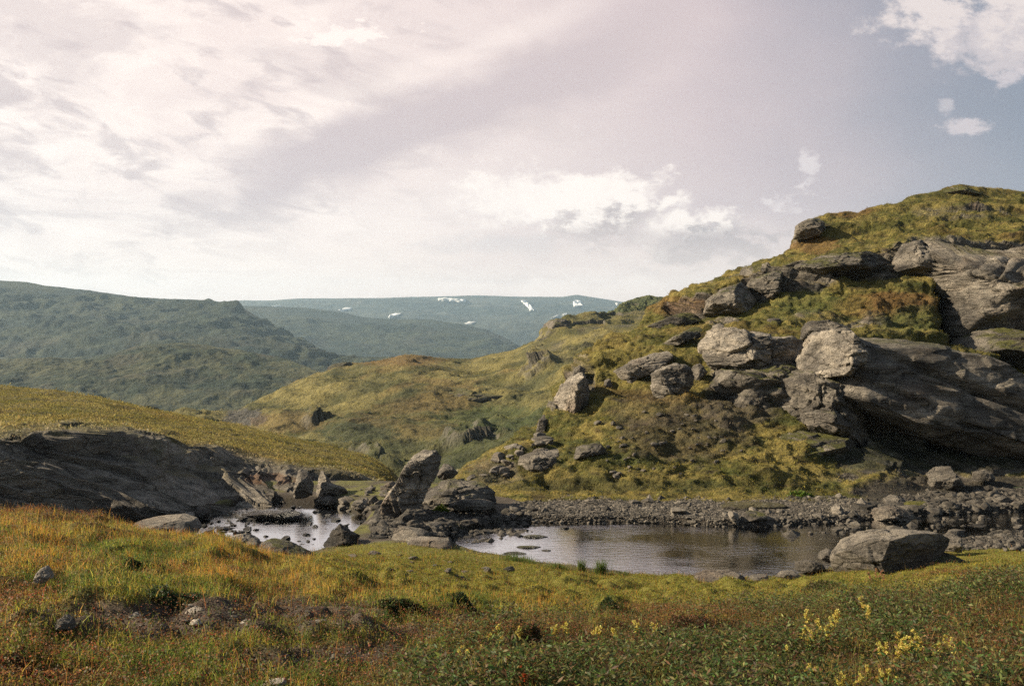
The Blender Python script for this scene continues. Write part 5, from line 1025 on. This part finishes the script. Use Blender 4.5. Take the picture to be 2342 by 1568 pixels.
# white veil strongest at left and low down
veil = smn(1.75, .55, Xs+Ys*-.35+(nG-.5)*.9+(nS-.5)*.6)
lowv = smn(.40, .70, Ys+(nF-.5)*.12)*smn(2.3, 1.5, Xs)
veil = veil.mx(lowv*.8)
c = mixn(c, PALE, veil)
wt = smn(.42, .60, nS*.55+nL*.25+nF*.2+(smn(1.2, .1, Xs)-.5)*.10+smn(.5, .75, Ys)*.05)
c = mixn(c, WHITE, wt*veil)
# small grey flecks in the white part
fl_ = smn(.50, .68, noise(uvt, 6.5, 6., .55, .4))*smn(1.3, .7, Xs)
c = mixn(c, GREY, fl_*.8)
c = mixn(c, kc(.56, .475, .485), smn(.46, .64, nL+(nS-.5)*.6)*.62*smn(1.7, 1.1, Xs))
# the broad grey band from lower left to upper right
t_ = (Ys-.27)+(Xs-1.0)*.36+(Xs-1.0).sq()*.08
band = smn(.115, .03, t_._b('ABSOLUTE', 0.)+(nF-.5)*.14)*smn(.40, .66, Xs+(nF-.5)*.3)*smn(1.75, 1.35, Xs)
c = mixn(c, kc(.56, .48, .50), band*.95)
edge = smn(.05, .0, (t_+.125)._b('ABSOLUTE', 0.)+(nF-.5)*.10)*smn(.6, .85, Xs)*smn(1.5, 1.15, Xs)
c = mixn(c, WHITE, edge*.35)
edge2 = smn(.16, .0, (t_-.22)._b('ABSOLUTE', 0.)+(nF-.5)*.08)*smn(.3, .6, Xs)*smn(1.4, .9, Xs)
c = mixn(c, WHITE, edge2*.6)
nQ = noise(uv, 42., 6., .6)
def puff(c, cx, cy, rx, ry, col, k, soft=.5, nz=1.2, shade=None, dsh=.5):
    q = (((Xs-cx)/rx).sq()+((Ys-cy)/ry).sq())._b('SQRT', 0.)+(nF-.5)*nz*(2.4 if rx > .1 else 1.)+(nP-.5)*nz*(1.6 if rx > .1 else 4.)+(nQ-.5)*nz*(.5 if rx > .1 else 1.2)
    soft = soft+(.45 if rx < .1 else .3); m_ = smn(1.15, 1.15-soft, q)
    cc = col
    if shade: cc = mixn(col, shade, smn(-.3, .5, (Ys-cy)/ry+(nP-.5)*3.+(nF-.5)*2.+(nQ-.5)*1.2+(Xs-cx)/rx*dsh))
    return mixn(c, cc, m_*k)
W2 = kc(1.0, .93, .87)
c = puff(c, 1.22, .45, .16, .075, W2, .85, .6, 1.3)
c = puff(c, 1.38, .49, .17, .085, W2, .95, .4, 1.3, kc(.46, .39, .40), .3)
c = puff(c, 1.58, .535, .17, .075, W2, .95, .45, 1.3, kc(.30, .26, .29), .7)
c = puff(c, 1.44, .545, .15, .030, kc(.50, .425, .44), .65, .6, 1.2)
c = puff(c, 1.63, .565, .13, .048, kc(.40, .345, .375), .8, .55, 1.2)
c = puff(c, 1.18, .56, .20, .03, kc(.60, .56, .58), .7, .6, 1.0)
c = puff(c, 1.80, .455, .07, .022, kc(.80, .74, .74), .75, .7, 1.4)
c = puff(c, 1.85, .38, .03, .03, kc(.75, .70, .71), .7, .7, 1.4)
c = puff(c, 2.30, .055, .24, .125, kc(.72, .66, .65), .98, .35, 1.1, kc(.56, .52, .55), .0)
c = puff(c, 2.32, .18, .06, .02, kc(.58, .54, .58), .8, .7, 1.2)
c = puff(c, 2.21, .285, .045, .022, kc(.62, .57, .60), .85, .7, 1.2)
c = puff(c, 2.16, .245, .025, .018, kc(.55, .52, .56), .7, .7, 1.2)
c = puff(c, .80, .075, .10, .03, WHITE, .85, .5, 1.4)
c = puff(c, .95, .655, .55, .025, WHITE, .8, .7, 1.2)
c = puff(c, 1.30, .655, .22, .022, WHITE, .8, .7, 1.6)
c = mixn(c, kc(1.12, .90, .76), smn(.46, .69, Ys)*.55)
tint = nt.nodes.new('ShaderNodeMix'); tint.data_type = 'RGBA'; tint.blend_type = 'MULTIPLY'; tint.inputs[0].default_value = 1.; L(c, tint.inputs[6]); tint.inputs[7].default_value = (1.035, .975, .95, 1); c = tint.outputs[2]
# overhead and behind the camera the deck thins out and clear evening sky remains
front = smn(.02, .30, dy)*smn(.62, .42, dz)
deck = smn(.50, .70, nL)
hsv = N(nt, 'ShaderNodeHueSaturation'); hsv.inputs['Saturation'].default_value = .8; hsv.inputs['Value'].default_value = .5; L(sky.outputs[0], hsv.inputs['Color'])
rest = mixn(hsv.outputs[0], kc(.46, .41, .38), deck*.8)
fin = mixn(rest, c, front)
L(fin, bg.inputs['Color']); L(bg.outputs[0], out.inputs[0])

cd = bpy.data.cameras.new('camera'); co = bpy.data.objects.new('camera', cd); COL.objects.link(co); scene.camera = co
co.location = (0, 0, EYE); co.rotation_euler = (math.radians(90), 0, 0); cd.sensor_width = 36; cd.lens = 36*F/2342; cd.shift_y = 16/2342
cd.clip_start = .05; cd.clip_end = 60000
vs = scene.view_settings; scene.display_settings.display_device = 'sRGB'; vs.view_transform = 'Standard'; vs.look = 'None'; vs.exposure = 1.1; vs.gamma = 1.; vs.use_curve_mapping = False
cy = scene.cycles; cy.use_denoising = False; cy.max_bounces = 6; cy.transparent_max_bounces = 8; cy.volume_bounces = 1; cy.diffuse_bounces = 3
cy.caustics_reflective = False; cy.caustics_refractive = False; cy.sample_clamp_indirect = 1.5
